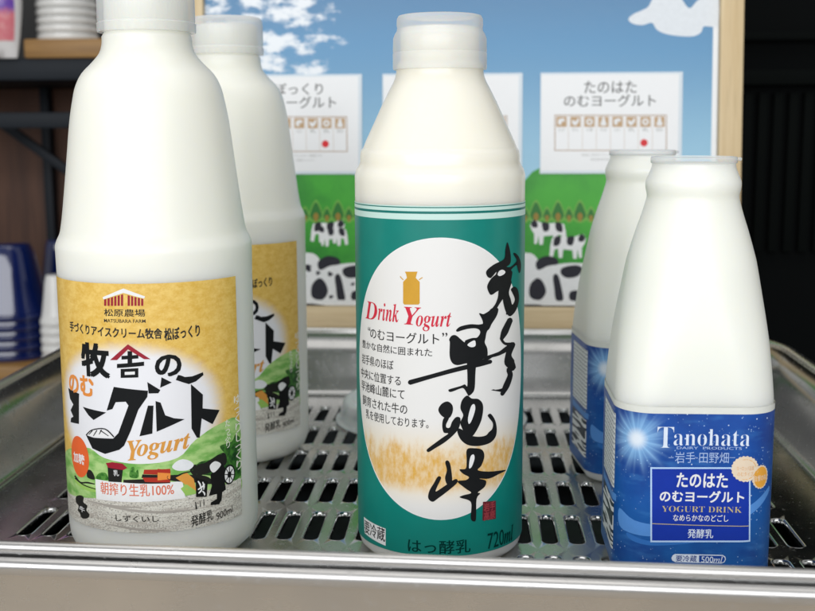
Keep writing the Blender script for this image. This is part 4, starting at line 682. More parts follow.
["P","treeprint",2.4,1,[[165.14,125.83],[167.88,120.48],[167.19,119.06],[165.22,116.92],[163.21,119.06],[162.49,120.48]]],
["P","trunkprint",2.8,1,[[165.18,120.93],[166.54,120.48],[165.93,116.92],[164.51,116.92],[163.84,120.48]]],
["P","treeglow",2,1,[[172.88,132.22],[177.94,122.33],[177.35,117.63],[173.04,115.5],[168.69,117.63],[168.01,122.34]]],
["P","treeprint",2.4,1,[[172.89,130.45],[176.95,122.33],[176.27,119.06],[173.03,116.92],[169.74,119.06],[169.0,122.33]]],
["P","trunkprint",2.8,1,[[172.97,123.01],[174.98,120.48],[173.74,116.92],[172.32,116.92],[171.01,120.48]]],
["P","treeglow",2,1,[[180.72,127.6],[184.47,120.48],[183.87,117.63],[180.84,115.5],[177.77,117.63],[177.11,120.48]]],
["P","treeprint",2.4,1,[[180.74,125.82],[183.48,120.48],[182.79,119.06],[180.83,116.92],[178.82,119.06],[178.1,120.48]]],
["P","trunkprint",2.8,1,[[180.79,120.93],[182.14,120.48],[181.54,116.92],[180.12,116.92],[179.44,120.48]]],
["P","treeglow",2,1,[[188.45,132.21],[193.51,122.33],[192.93,117.64],[188.64,115.5],[184.29,117.63],[183.61,122.33]]],
["P","treeprint",2.4,1,[[188.47,130.43],[192.52,122.33],[191.85,119.06],[188.62,116.92],[185.34,119.06],[184.6,122.33]]],
["P","trunkprint",2.8,1,[[188.55,123.01],[190.56,120.48],[189.33,116.92],[187.91,116.92],[186.6,120.48]]],
["P","treeglow",2,1,[[196.28,127.59],[200.04,120.48],[199.43,117.64],[196.42,115.5],[193.35,117.64],[192.68,120.48]]],
["P","treeprint",2.4,1,[[196.3,125.81],[199.05,120.48],[198.36,119.06],[196.4,116.92],[194.4,119.06],[193.67,120.48]]],
["P","trunkprint",2.8,1,[[196.36,120.93],[197.7,120.48],[197.11,116.92],[195.7,116.92],[195.02,120.48]]],
["P","treeglow",2,1,[[203.99,132.2],[209.05,122.33],[208.48,117.64],[204.19,115.5],[199.86,117.64],[199.17,122.33]]],
["P","treeprint",2.4,1,[[204.01,130.42],[208.06,122.33],[207.4,119.06],[204.18,116.93],[200.9,119.06],[200.16,122.33]]],
["P","trunkprint",2.8,1,[[204.1,123.0],[206.11,120.48],[204.88,116.93],[203.47,116.93],[202.16,120.48]]],
["P","treeglow",2,1,[[211.81,127.58],[215.57,120.48],[214.97,117.64],[211.96,115.51],[208.9,117.64],[208.23,120.48]]],
["P","treeprint",2.4,1,[[211.83,125.8],[214.58,120.48],[213.89,119.06],[211.94,116.93],[209.94,119.06],[209.22,120.48]]],
["P","trunkprint",2.8,1,[[211.89,120.92],[213.24,120.48],[212.65,116.93],[211.24,116.93],[210.56,120.48]]],
["P","treeglow",2,1,[[219.5,132.18],[224.56,122.32],[223.99,117.64],[219.72,115.51],[215.39,117.64],[214.7,122.33]]],
["P","treeprint",2.4,1,[[219.52,130.41],[223.57,122.32],[222.91,119.06],[219.7,116.93],[216.43,119.06],[215.68,122.32]]],
["P","trunkprint",2.8,1,[[219.62,123.0],[221.63,120.48],[220.41,116.93],[219.0,116.93],[217.68,120.48]]],
["P","treeglow",2,1,[[227.3,127.57],[231.06,120.48],[230.47,117.64],[227.47,115.51],[224.41,117.64],[223.74,120.48]]],
["P","treeprint",2.4,1,[[227.33,125.8],[230.08,120.48],[229.39,119.06],[227.45,116.93],[225.45,119.06],[224.73,120.48]]],
["P","trunkprint",2.8,1,[[227.39,120.92],[228.74,120.48],[228.15,116.93],[226.75,116.93],[226.06,120.48]]],
["P","treeglow",2,1,[[234.97,132.17],[240.03,122.32],[239.47,117.64],[235.21,115.51],[230.89,117.64],[230.19,122.32]]],
["P","treeprint",2.4,1,[[235.0,130.4],[239.05,122.32],[238.39,119.06],[235.19,116.93],[231.92,119.06],[231.17,122.32]]],
["P","trunkprint",2.8,1,[[235.1,122.99],[237.11,120.48],[235.89,116.93],[234.49,116.93],[233.17,120.48]]],
["P","treeglow",2,1,[[242.76,127.56],[246.52,120.48],[245.93,117.64],[242.94,115.51],[239.89,117.64],[239.22,120.48]]],
["P","treeprint",2.4,1,[[242.79,125.79],[245.54,120.48],[244.86,119.06],[242.92,116.93],[240.92,119.06],[240.2,120.48]]],
["P","trunkprint",2.8,1,[[242.86,120.92],[244.2,120.48],[243.63,116.93],[242.22,116.93],[241.54,120.48]]],
["P","treeglow",2,1,[[250.41,132.15],[255.47,122.32],[254.92,117.64],[250.67,115.52],[246.35,117.64],[245.65,122.32]]],
["P","treeprint",2.4,1,[[250.44,130.39],[254.49,122.32],[253.84,119.06],[250.65,116.93],[247.39,119.06],[246.63,122.32]]],
["P","trunkprint",2.8,1,[[250.55,122.99],[252.56,120.48],[251.35,116.93],[249.95,116.93],[248.63,120.48]]],
["P","treeglow",2,1,[[258.19,127.55],[261.95,120.47],[261.36,117.64],[258.39,115.52],[255.34,117.64],[254.66,120.48]]],
["P","treeprint",2.4,1,[[258.22,125.78],[260.97,120.47],[260.29,119.06],[258.36,116.93],[256.37,119.06],[255.64,120.48]]],
["P","trunkprint",2.8,1,[[258.3,120.92],[259.64,120.48],[259.06,116.93],[257.66,116.93],[256.97,120.48]]],
["P","cowwhite",3,0,[[137.49,113.99],[139.28,117.63],[142.31,117.02],[144.74,115.81],[150.8,115.2],[158.05,115.81],[161.69,114.6],[162.95,109.14],[163.62,101.86],[161.21,101.25],[159.95,106.71],[157.52,107.32],[156.98,100.64],[154.56,100.63],[153.9,106.71],[147.24,106.09],[146.69,100.01],[144.26,100.01],[143.6,106.7],[142.44,100.62],[140.62,100.61],[140.56,107.91],[138.73,110.34]]],
["P","cowgrey",3.4,1,[[138.09,114.59],[139.89,117.63],[142.32,116.42],[142.95,112.77],[139.93,112.16]]],
["P","cowgrey",3.4,1,[[145.96,115.81],[150.8,115.2],[150.84,110.35],[147.21,109.74]]],
["P","cowgrey",3.4,1,[[155.64,115.81],[159.87,115.21],[160.53,109.14],[156.29,110.35]]],
["P","cowwhite",3,0,[[177.42,104.02],[175.57,107.65],[172.56,107.04],[170.16,105.83],[164.12,105.22],[156.86,105.82],[153.24,104.6],[152.07,99.13],[151.53,91.82],[153.96,91.22],[155.12,96.7],[157.54,97.31],[158.2,90.62],[160.62,90.62],[161.18,96.71],[167.83,96.11],[168.49,90.03],[170.91,90.04],[171.45,96.72],[172.72,90.65],[174.53,90.65],[174.46,97.94],[176.25,100.37]]],
["P","cowgrey",3.4,1,[[176.81,104.62],[174.97,107.65],[172.56,106.44],[172.0,102.8],[175.02,102.19]]],
["P","cowgrey",3.4,1,[[168.95,105.83],[164.12,105.22],[164.17,100.36],[167.8,99.76]]],
["P","cowgrey",3.4,1,[[159.28,105.82],[155.05,105.21],[154.5,99.13],[158.72,100.35]]],
["P","cowwhite",3,0,[[4.33,114.15],[2.6,117.61],[-0.31,117.04],[-2.64,115.88],[-8.46,115.3],[-15.44,115.88],[-18.95,114.72],[-20.13,109.52],[-20.75,102.58],[-18.41,102.0],[-17.23,107.21],[-14.89,107.79],[-14.33,101.43],[-12.0,101.43],[-11.4,107.21],[-4.99,106.64],[-4.43,100.86],[-2.1,100.86],[-1.5,107.22],[-0.35,101.44],[1.4,101.45],[1.41,108.38],[3.16,110.69]]],
["P","cowgrey",3.4,1,[[3.75,114.73],[2.02,117.61],[-0.31,116.46],[-0.9,113.0],[2.0,112.42]]],
["P","cowgrey",3.4,1,[[-3.8,115.88],[-8.46,115.3],[-8.47,110.68],[-4.98,110.11]]],
["P","cowgrey",3.4,1,[[-13.11,115.88],[-17.2,115.3],[-17.8,109.52],[-13.72,110.68]]],
["P","cowwhite",3,0,[[-15.32,110.25],[-13.78,113.28],[-11.23,112.78],[-9.2,111.77],[-4.11,111.26],[2.0,111.77],[5.05,110.76],[6.06,106.22],[6.56,100.15],[4.52,99.64],[3.51,104.19],[1.48,104.7],[0.95,99.13],[-1.08,99.13],[-1.58,104.19],[-7.19,103.68],[-7.71,98.61],[-9.75,98.61],[-10.24,104.18],[-11.28,99.11],[-12.81,99.11],[-12.79,105.19],[-14.31,107.21]]],
["P","cowgrey",3.4,1,[[-14.81,110.75],[-13.27,113.28],[-11.23,112.27],[-10.74,109.24],[-13.29,108.73]]],
["P","cowgrey",3.4,1,[[-8.18,111.77],[-4.11,111.26],[-4.12,107.22],[-7.18,106.71]]],
["P","cowgrey",3.4,1,[[-0.03,111.77],[3.53,111.27],[4.02,106.22],[0.47,107.22]]],
["P","cowwhite",3,0,[[215.6,107.12],[217.25,110.53],[220.08,109.97],[222.35,108.83],[227.99,108.26],[234.74,108.84],[238.14,107.7],[239.34,102.59],[240.0,95.76],[237.76,95.19],[236.56,100.31],[234.29,100.88],[233.82,94.62],[231.57,94.61],[230.92,100.3],[224.73,99.73],[224.24,94.03],[221.98,94.03],[221.33,100.29],[220.28,94.59],[218.58,94.59],[218.49,101.43],[216.77,103.7]]],
["P","cowgrey",3.4,1,[[216.15,107.69],[217.81,110.53],[220.08,109.4],[220.69,105.98],[217.88,105.41]]],
["P","cowgrey",3.4,1,[[223.47,108.83],[227.99,108.26],[228.06,103.71],[224.68,103.14]]],
["P","cowgrey",3.4,1,[[232.49,108.84],[236.44,108.27],[237.09,102.59],[233.13,103.72]]],
["P","cowwhite",3,1,[[-106.03,57.79],[-105.7,89.95],[-99.76,93.6],[-94.62,91.43],[-90.25,85.61],[-83.62,84.89],[-68.89,86.38],[-54.2,85.69],[-46.88,82.8],[-28.58,82.84],[-17.68,66.89],[-17.71,58.16]]],
["P","cowgrey",3.4,1,[[-93.92,87.06],[-87.24,91.44],[-79.16,90.0],[-77.72,85.64],[-85.1,84.16],[-92.5,81.23]]],
["P","cowgrey",3.4,1,[[-74.8,82.73],[-65.22,84.94],[-60.09,82.77],[-63.07,76.93],[-71.18,75.45],[-75.57,78.35]]],
["P","cowgrey",3.4,1,[[-98.51,70.26],[-93.29,75.39],[-88.89,72.48],[-86.74,65.18],[-91.23,59.31],[-98.6,61.48]]],
["P","cowgrey",3.4,1,[[-81.48,76.88],[-77.79,77.62],[-74.93,66.68],[-74.25,59.38],[-79.41,59.36],[-80.81,68.12]]],
["P","cowgrey",3.4,1,[[-69.05,65.25],[-63.15,66.0],[-61.73,59.43],[-69.09,59.4]]],
["P","cowgrey",3.4,1,[[-46.9,79.89],[-38.11,79.91],[-38.15,71.19],[-44.04,68.25]]],
["P","cowgrey",3.4,1,[[-99.4,82.67],[-98.88,80.61],[-101.37,79.93],[-102.83,81.41],[-105.31,82.65],[-103.02,84.72],[-101.32,85.4],[-98.63,83.91]]],
["P","cowgrey",3.4,1,[[-82.58,78.34],[-84.06,77.06],[-85.17,76.46],[-86.91,77.45],[-86.41,78.32],[-86.75,79.6],[-85.13,80.2],[-84.18,79.2]]],
["P","cowgrey",3.4,1,[[-53.59,71.86],[-55.33,70.56],[-56.5,70.45],[-58.08,70.34],[-58.59,71.85],[-58.84,73.14],[-56.49,73.26],[-54.53,73.37]]],
["P","cowgrey",3.4,1,[[-82.54,61.54],[-83.82,60.9],[-84.57,60.2],[-85.71,60.35],[-85.78,61.53],[-86.1,62.17],[-84.55,62.87],[-83.4,62.72]]],
["P","cowgrey",3.4,1,[[-49.4,61.67],[-50.15,60.8],[-51.43,59.85],[-52.52,60.05],[-53.81,61.66],[-53.25,62.53],[-51.41,63.48],[-49.38,63.28]]],
["P","cowgrey",3.4,1,[[-67.15,71.09],[-66.87,70.5],[-68.27,70.03],[-69.32,70.02],[-70.1,71.08],[-68.94,71.67],[-68.26,72.14],[-67.22,72.15]]],
["P","cowgrey",3.4,1,[[-91.84,79.04],[-93.22,78.21],[-94.01,77.38],[-95.32,78.04],[-95.09,79.03],[-95.5,79.85],[-93.98,80.68],[-93.0,80.03]]],
["P","cowgrey",3.4,1,[[-30.62,65.39],[-32.78,63.82],[-34.53,62.35],[-37.25,63.63],[-36.48,65.37],[-36.91,66.93],[-34.5,68.39],[-33.09,67.11]]],
["P","cowgrey",3.4,1,[[-24.32,77.77],[-24.24,76.07],[-26.41,75.97],[-28.33,76.84],[-29.0,77.76],[-27.54,79.47],[-26.4,79.56],[-25.01,78.69]]],
["P","cowwhite",3,1,[[-27.23,58.12],[-27.08,90.11],[-21.22,93.74],[-16.12,91.58],[-11.76,85.79],[-5.2,85.08],[9.36,86.56],[23.89,85.87],[31.15,82.99],[49.26,83.04],[60.13,67.17],[60.15,58.49]]],
["P","cowgrey",3.4,1,[[-15.41,87.23],[-8.83,91.59],[-0.82,90.16],[0.63,85.82],[-6.66,84.35],[-13.97,81.43]]],
["P","cowgrey",3.4,1,[[3.53,82.93],[13.0,85.12],[18.08,82.96],[15.16,77.16],[7.16,75.69],[2.79,78.57]]],
["P","cowgrey",3.4,1,[[-19.86,70.52],[-14.72,75.62],[-10.35,72.73],[-8.18,65.47],[-12.59,59.64],[-19.89,61.79]]],
["P","cowgrey",3.4,1,[[-3.04,77.11],[0.61,77.84],[3.49,66.97],[4.21,59.7],[-0.9,59.68],[-2.34,68.4]]],
["P","cowgrey",3.4,1,[[9.32,65.54],[15.15,66.28],[16.59,59.76],[9.31,59.73]]],
["P","cowgrey",3.4,1,[[31.15,80.1],[39.85,80.12],[39.85,71.44],[34.05,68.53]]],
["P","cowgrey",3.4,1,[[-20.8,82.86],[-20.28,80.82],[-22.74,80.14],[-24.19,81.62],[-26.65,82.85],[-24.4,84.9],[-22.72,85.58],[-20.05,84.1]]],
["P","cowgrey",3.4,1,[[-4.14,78.56],[-5.6,77.28],[-6.69,76.69],[-8.42,77.68],[-7.93,78.54],[-8.27,79.81],[-6.68,80.41],[-5.73,79.42]]],
["P","cowgrey",3.4,1,[[24.57,72.12],[22.87,70.82],[21.7,70.71],[20.14,70.6],[19.63,72.1],[19.37,73.39],[21.7,73.51],[23.64,73.61]]],
["P","cowgrey",3.4,1,[[-4.0,61.85],[-5.27,61.21],[-6.01,60.52],[-7.14,60.67],[-7.22,61.84],[-7.54,62.47],[-6.0,63.17],[-4.86,63.02]]],
["P","cowgrey",3.4,1,[[28.78,61.98],[28.04,61.11],[26.78,60.17],[25.7,60.37],[24.42,61.96],[24.96,62.83],[26.78,63.78],[28.78,63.58]]],
["P","cowgrey",3.4,1,[[11.16,71.35],[11.45,70.76],[10.06,70.29],[9.02,70.29],[8.25,71.34],[9.39,71.93],[10.06,72.4],[11.09,72.4]]],
["P","cowgrey",3.4,1,[[-13.3,79.26],[-14.67,78.43],[-15.44,77.61],[-16.74,78.26],[-16.52,79.25],[-16.93,80.06],[-15.43,80.89],[-14.46,80.24]]],
["P","cowgrey",3.4,1,[[47.34,65.68],[45.21,64.11],[43.48,62.66],[40.79,63.93],[41.54,65.66],[41.11,67.21],[43.48,68.67],[44.89,67.39]]],
["P","cowgrey",3.4,1,[[53.5,77.99],[53.59,76.3],[51.44,76.2],[49.54,77.06],[48.87,77.98],[50.31,79.68],[51.43,79.78],[52.82,78.91]]],
["P","cowwhite",3,1,[[130.73,58.78],[130.51,90.42],[136.21,94.02],[141.22,91.88],[145.55,86.15],[151.98,85.45],[166.21,86.91],[180.44,86.23],[187.57,83.39],[205.29,83.43],[216.11,67.73],[216.22,59.14]]],
["P","cowgrey",3.4,1,[[141.97,87.58],[148.36,91.89],[156.21,90.47],[157.67,86.18],[150.55,84.73],[143.44,81.84]]],
["P","cowgrey",3.4,1,[[160.55,83.32],[169.78,85.49],[174.78,83.35],[171.99,77.62],[164.18,76.16],[159.87,79.02]]],
["P","cowgrey",3.4,1,[[137.8,71.05],[142.77,76.09],[147.08,73.23],[149.28,66.06],[145.04,60.28],[137.87,62.41]]],
["P","cowgrey",3.4,1,[[154.18,77.56],[157.74,78.29],[160.69,67.53],[161.47,60.35],[156.47,60.33],[154.97,68.95]]],
["P","cowgrey",3.4,1,[[166.41,66.12],[172.1,66.86],[173.59,60.4],[166.46,60.37]]],
["P","cowgrey",3.4,1,[[187.6,80.52],[196.11,80.55],[196.21,71.96],[190.57,69.08]]],
["P","cowgrey",3.4,1,[[136.74,83.26],[137.27,81.23],[134.87,80.56],[133.44,82.03],[131.01,83.24],[133.2,85.27],[134.83,85.94],[137.46,84.48]]],
["P","cowgrey",3.4,1,[[153.09,79.0],[151.67,77.74],[150.62,77.15],[148.91,78.13],[149.38,78.99],[149.03,80.24],[150.59,80.83],[151.52,79.85]]],
["P","cowgrey",3.4,1,[[181.25,72.63],[179.6,71.35],[178.46,71.23],[176.93,71.13],[176.42,72.61],[176.15,73.88],[178.43,74.0],[180.32,74.11]]],
["P","cowgrey",3.4,1,[[153.41,62.48],[152.18,61.84],[151.46,61.16],[150.35,61.3],[150.27,62.46],[149.95,63.09],[151.44,63.78],[152.56,63.63]]],
["P","cowgrey",3.4,1,[[185.49,62.6],[184.77,61.74],[183.55,60.81],[182.49,61.01],[181.22,62.59],[181.74,63.44],[183.51,64.38],[185.47,64.18]]],
["P","cowgrey",3.4,1,[[168.14,71.87],[168.43,71.29],[167.07,70.82],[166.06,70.82],[165.29,71.86],[166.4,72.44],[167.06,72.91],[168.06,72.91]]],
["P","cowgrey",3.4,1,[[144.11,79.69],[142.79,78.88],[142.04,78.06],[140.76,78.7],[140.97,79.68],[140.56,80.49],[142.02,81.31],[142.97,80.66]]],
["P","cowgrey",3.4,1,[[203.61,66.26],[201.54,64.71],[199.86,63.27],[197.21,64.53],[197.93,66.24],[197.49,67.77],[199.79,69.21],[201.19,67.95]]],
["P","cowgrey",3.4,1,[[209.49,78.44],[209.6,76.76],[207.5,76.66],[205.63,77.52],[204.96,78.43],[206.36,80.11],[207.46,80.2],[208.82,79.35]]],
["P","cowwhite",3,1,[[51.46,58.45],[51.42,90.26],[57.2,93.88],[62.26,91.73],[66.6,85.97],[73.09,85.26],[87.49,86.74],[101.87,86.05],[109.07,83.19],[126.98,83.23],[137.83,67.45],[137.89,58.81]]],
["P","cowgrey",3.4,1,[[62.99,87.4],[69.47,91.74],[77.4,90.31],[78.86,86.0],[71.65,84.54],[64.44,81.63]]],
["P","cowgrey",3.4,1,[[81.75,83.12],[91.1,85.3],[96.14,83.16],[93.29,77.39],[85.37,75.92],[81.04,78.79]]],
["P","cowgrey",3.4,1,[[58.68,70.78],[63.73,75.86],[68.07,72.98],[70.26,65.76],[65.93,59.96],[58.69,62.1]]],
["P","cowgrey",3.4,1,[[75.28,77.33],[78.88,78.07],[81.8,67.25],[82.54,60.03],[77.49,60.01],[76.02,68.67]]],
["P","cowgrey",3.4,1,[[87.57,65.83],[93.33,66.57],[94.8,60.08],[87.59,60.05]]],
["P","cowgrey",3.4,1,[[109.08,80.31],[117.69,80.34],[117.74,71.7],[112.02,68.8]]],
["P","cowgrey",3.4,1,[[57.67,83.06],[58.2,81.03],[55.77,80.35],[54.33,81.82],[51.89,83.05],[54.11,85.09],[55.77,85.76],[58.42,84.29]]],
["P","cowgrey",3.4,1,[[74.19,78.77],[72.74,77.51],[71.67,76.92],[69.95,77.9],[70.43,78.76],[70.08,80.03],[71.66,80.62],[72.6,79.63]]],
["P","cowgrey",3.4,1,[[102.62,72.37],[100.94,71.09],[99.79,70.97],[98.24,70.86],[97.73,72.36],[97.47,73.64],[99.78,73.75],[101.69,73.86]]],
["P","cowgrey",3.4,1,[[74.41,62.16],[73.16,61.53],[72.44,60.84],[71.31,60.98],[71.23,62.15],[70.91,62.78],[72.43,63.47],[73.55,63.33]]],
["P","cowgrey",3.4,1,[[106.84,62.29],[106.12,61.43],[104.87,60.49],[103.8,60.69],[102.53,62.27],[103.06,63.14],[104.85,64.08],[106.84,63.88]]],
["P","cowgrey",3.4,1,[[89.36,71.61],[89.65,71.02],[88.27,70.56],[87.25,70.55],[86.48,71.6],[87.61,72.18],[88.27,72.65],[89.28,72.66]]],
["P","cowgrey",3.4,1,[[65.11,79.47],[63.77,78.65],[63.01,77.83],[61.72,78.48],[61.93,79.46],[61.52,80.28],[63.0,81.1],[63.96,80.45]]],
["P","cowgrey",3.4,1,[[125.18,65.97],[123.08,64.41],[121.38,62.96],[118.71,64.23],[119.44,65.94],[119.01,67.49],[121.34,68.94],[122.74,67.67]]],
["P","cowgrey",3.4,1,[[131.2,78.22],[131.3,76.53],[129.18,76.43],[127.3,77.29],[126.62,78.2],[128.04,79.9],[129.15,79.99],[130.52,79.13]]],
["P","cowwhite",3,1,[[205.59,59.1],[205.2,90.57],[210.82,94.15],[215.79,92.02],[220.11,86.32],[226.47,85.62],[240.55,87.08],[254.64,86.4],[261.71,83.57],[279.25,83.62],[290.04,68.0],[290.19,59.45]]],
["P","cowgrey",3.4,1,[[216.56,87.74],[222.85,92.03],[230.63,90.62],[232.11,86.35],[225.07,84.91],[218.04,82.03]]],
["P","cowgrey",3.4,1,[[234.97,83.5],[244.09,85.66],[249.05,83.54],[246.32,77.83],[238.59,76.38],[234.32,79.22]]],
["P","cowgrey",3.4,1,[[212.52,71.3],[217.41,76.32],[221.69,73.47],[223.91,66.33],[219.74,60.59],[212.63,62.71]]],
["P","cowgrey",3.4,1,[[228.7,77.78],[232.22,78.5],[235.19,67.8],[236.0,60.66],[231.06,60.64],[229.52,69.21]]],
["P","cowgrey",3.4,1,[[240.86,66.39],[246.49,67.13],[247.99,60.71],[240.94,60.68]]],
["P","cowgrey",3.4,1,[[261.76,80.72],[270.18,80.75],[270.33,72.2],[264.75,69.34]]],
["P","cowgrey",3.4,1,[[211.4,83.45],[211.94,81.43],[209.57,80.76],[208.14,82.22],[205.74,83.43],[207.89,85.45],[209.51,86.12],[212.11,84.66]]],
["P","cowgrey",3.4,1,[[227.61,79.21],[226.21,77.95],[225.17,77.37],[223.48,78.34],[223.94,79.19],[223.58,80.44],[225.12,81.03],[226.05,80.05]]],
["P","cowgrey",3.4,1,[[255.52,72.87],[253.89,71.6],[252.76,71.48],[251.25,71.38],[250.73,72.85],[250.46,74.12],[252.72,74.24],[254.59,74.34]]],
["P","cowgrey",3.4,1,[[228.02,62.77],[226.8,62.14],[226.1,61.46],[225.0,61.6],[224.9,62.76],[224.58,63.38],[226.06,64.07],[227.16,63.92]]],
["P","cowgrey",3.4,1,[[259.76,62.9],[259.06,62.04],[257.85,61.11],[256.8,61.31],[255.54,62.88],[256.04,63.73],[257.79,64.66],[259.74,64.47]]],
["P","cowgrey",3.4,1,[[242.54,72.11],[242.83,71.54],[241.49,71.07],[240.49,71.07],[239.72,72.1],[240.82,72.68],[241.46,73.15],[242.45,73.15]]],
["P","cowgrey",3.4,1,[[218.72,79.89],[217.42,79.09],[216.68,78.27],[215.41,78.91],[215.61,79.89],[215.2,80.69],[216.64,81.5],[217.59,80.86]]],
["P","cowgrey",3.4,1,[[277.67,66.53],[275.63,64.99],[273.98,63.56],[271.35,64.81],[272.06,66.51],[271.61,68.04],[273.88,69.47],[275.27,68.22]]],
["P","cowgrey",3.4,1,[[283.43,78.65],[283.55,76.98],[281.47,76.88],[279.62,77.74],[278.95,78.64],[280.32,80.31],[281.41,80.4],[282.76,79.55]]],
["P","hilldark",3.2,1,[[130.73,58.78],[130.67,67.43],[137.86,63.13],[145.05,58.84]]],
["P","hilldark",3.2,1,[[-19.91,58.15],[-16.97,61.07],[-3.08,64.04],[6.4,61.17],[7.85,58.27]]],
["P","posterwhite",4,0,[[-105.27,59.62],[268.43,59.72],[268.46,57.58],[-105.3,57.06]]],
]
CARD_ART = [
["M","a",144.85,220.05],
["M","b",241.22,220.66],
["M","c",242.23,152.97],
["M","d",144.87,151.11],
["T","cardink",2,"たのはた",175.05,211.76,207.31,215.84,0.4,0],
["T","cardink",2,"のむヨーグルト",160.86,225.29,197.75,206.28,0.4,0],
["P","tan",2,0,[[154.19,192.25],[233.16,191.85],[233.17,191.2],[154.19,191.6]]],
["P","tan",2,0,[[154.4,167.4],[233.51,167.13],[233.52,166.49],[154.4,166.75]]],
["P","tan",2,0,[[154.19,191.6],[154.84,191.6],[155.05,167.4],[154.4,167.4]]],
["P","tan",2,0,[[232.53,191.2],[233.17,191.2],[233.51,167.13],[232.87,167.14]]],
["P","tanfill",2,0,[[155.5,190.94],[162.78,190.91],[162.85,183.63],[155.56,183.67]]],
["T","cardgrey",3,"えび",156.88,161.57,180.53,182.87,0.1,0],
["P","cardpaper",3,1,[[157.11,185.48],[157.08,188.86],[160.71,189.62],[161.25,187.54],[159.17,187.29],[159.19,185.47]]],
["P","tanfill",2,0,[[165.38,190.89],[172.66,190.86],[172.73,183.59],[165.45,183.62]]],
["P","tanpale",2,0,[[163.81,192.2],[164.18,192.2],[164.41,166.72],[164.05,166.72]]],
["T","cardgrey",3,"かに",166.77,171.45,180.49,182.83,0.1,0],
["P","cardpaper",3,1,[[166.71,188.55],[169.06,187.5],[171.11,190.09],[171.39,187.49],[169.08,184.65],[166.99,185.95]]],
["P","tanfill",2,0,[[175.26,190.84],[182.52,190.81],[182.6,183.55],[175.33,183.58]]],
["P","tanpale",2,0,[[173.69,192.15],[174.05,192.15],[174.3,166.68],[173.94,166.68]]],
["T","cardgrey",3,"小麦",176.65,181.32,180.45,182.78,0.1,0],
["E","cardpaper",3,178.93,187.19,2.33,2.33],
["E","tanfill",4,178.93,187.19,1.04,1.03],
["P","tanfill",2,0,[[185.12,190.8],[192.37,190.76],[192.45,183.5],[185.19,183.53]]],
["P","tanpale",2,0,[[183.55,192.1],[183.91,192.1],[184.18,166.65],[183.82,166.65]]],
["T","cardgrey",3,"そば",186.51,191.18,180.4,182.74,0.1,0],
["P","cardpaper",3,1,[[187.72,190.01],[189.79,189.99],[189.81,188.44],[190.88,184.8],[186.74,184.82],[187.73,188.45]]],
["P","tanfill",2,0,[[194.96,190.75],[202.21,190.71],[202.3,183.46],[195.05,183.49]]],
["P","tanpale",2,0,[[193.39,192.05],[193.76,192.05],[194.05,166.62],[193.68,166.62]]],
["T","cardgrey",3,"たまご",196.36,201.02,180.36,182.7,0.1,0],
["P","cardpaper",3,1,[[196.58,185.3],[196.54,188.67],[200.15,189.43],[200.7,187.35],[198.63,187.1],[198.65,185.29]]],
["P","tanfill",2,0,[[204.79,190.7],[212.03,190.66],[212.12,183.41],[204.88,183.45]]],
["P","tanpale",2,0,[[203.23,192.0],[203.59,192.0],[203.9,166.58],[203.53,166.59]]],
["T","cardgrey",3,"乳",206.2,210.85,180.32,182.65,0.1,0],
["P","cardpaper",3,1,[[206.12,188.36],[208.45,187.31],[210.49,189.89],[210.78,187.3],[208.49,184.47],[206.41,185.77]]],
["P","tanfill",2,0,[[214.61,190.65],[221.84,190.61],[221.94,183.37],[214.71,183.4]]],
["P","tanpale",2,0,[[213.05,191.95],[213.41,191.95],[213.73,166.55],[213.37,166.55]]],
["T","cardgrey",3,"乳",216.02,220.67,180.28,182.61,0.1,0],
["E","cardpaper",3,218.27,187.01,2.33,2.33],
["E","tanfill",4,218.28,187.0,1.03,1.03],
["P","tanfill",2,0,[[224.42,190.6],[231.63,190.56],[231.74,183.32],[224.52,183.36]]],
["P","tanpale",2,0,[[222.85,191.9],[223.21,191.9],[223.56,166.52],[223.2,166.52]]],
["T","cardgrey",3,"落花生",225.83,230.47,180.24,182.56,0.1,0],
["P","cardpaper",3,1,[[227.01,189.81],[229.07,189.8],[229.09,188.25],[230.17,184.62],[226.05,184.64],[227.03,188.26]]],
["E","reddot",3,217.44,172.25,2.59,2.59],
["T","cardgrey",2,"本品に含まれているアレルギー物質です",173.45,214.96,162.98,164.8,0.1,0],
["T","cardgrey",2,"特定原材料等をご確認ください",179.98,209.82,159.85,161.41,0.1,0],
]
CARD_STEPS = [0, -112.47, -227.08]
# ------------------------------------------------------------------ setting
def sheet(name, x0, x1, y0, y1, z, mat):
    bm = bmesh.new(); add_box(bm, x0, x1, y0, y1, z - 20, z); o = fin_bm(bm, name, mat, None, smooth=False); o['kind'] = 'structure'; return o
ZT = -66.0
sheet('table_top', -700, 900, -330, 420, ZT, M_table)
bm = bmesh.new(); add_box(bm, -1500, 1700, 860, 890, -900, 1400); o = fin_bm(bm, 'back_wall', M_wallpaint, None, smooth=False); o['kind'] = 'structure'
sheet('floor', -1500, 1700, -1500, 890, -900, plain('floor_tiles', (.12, .11, .10), .5))

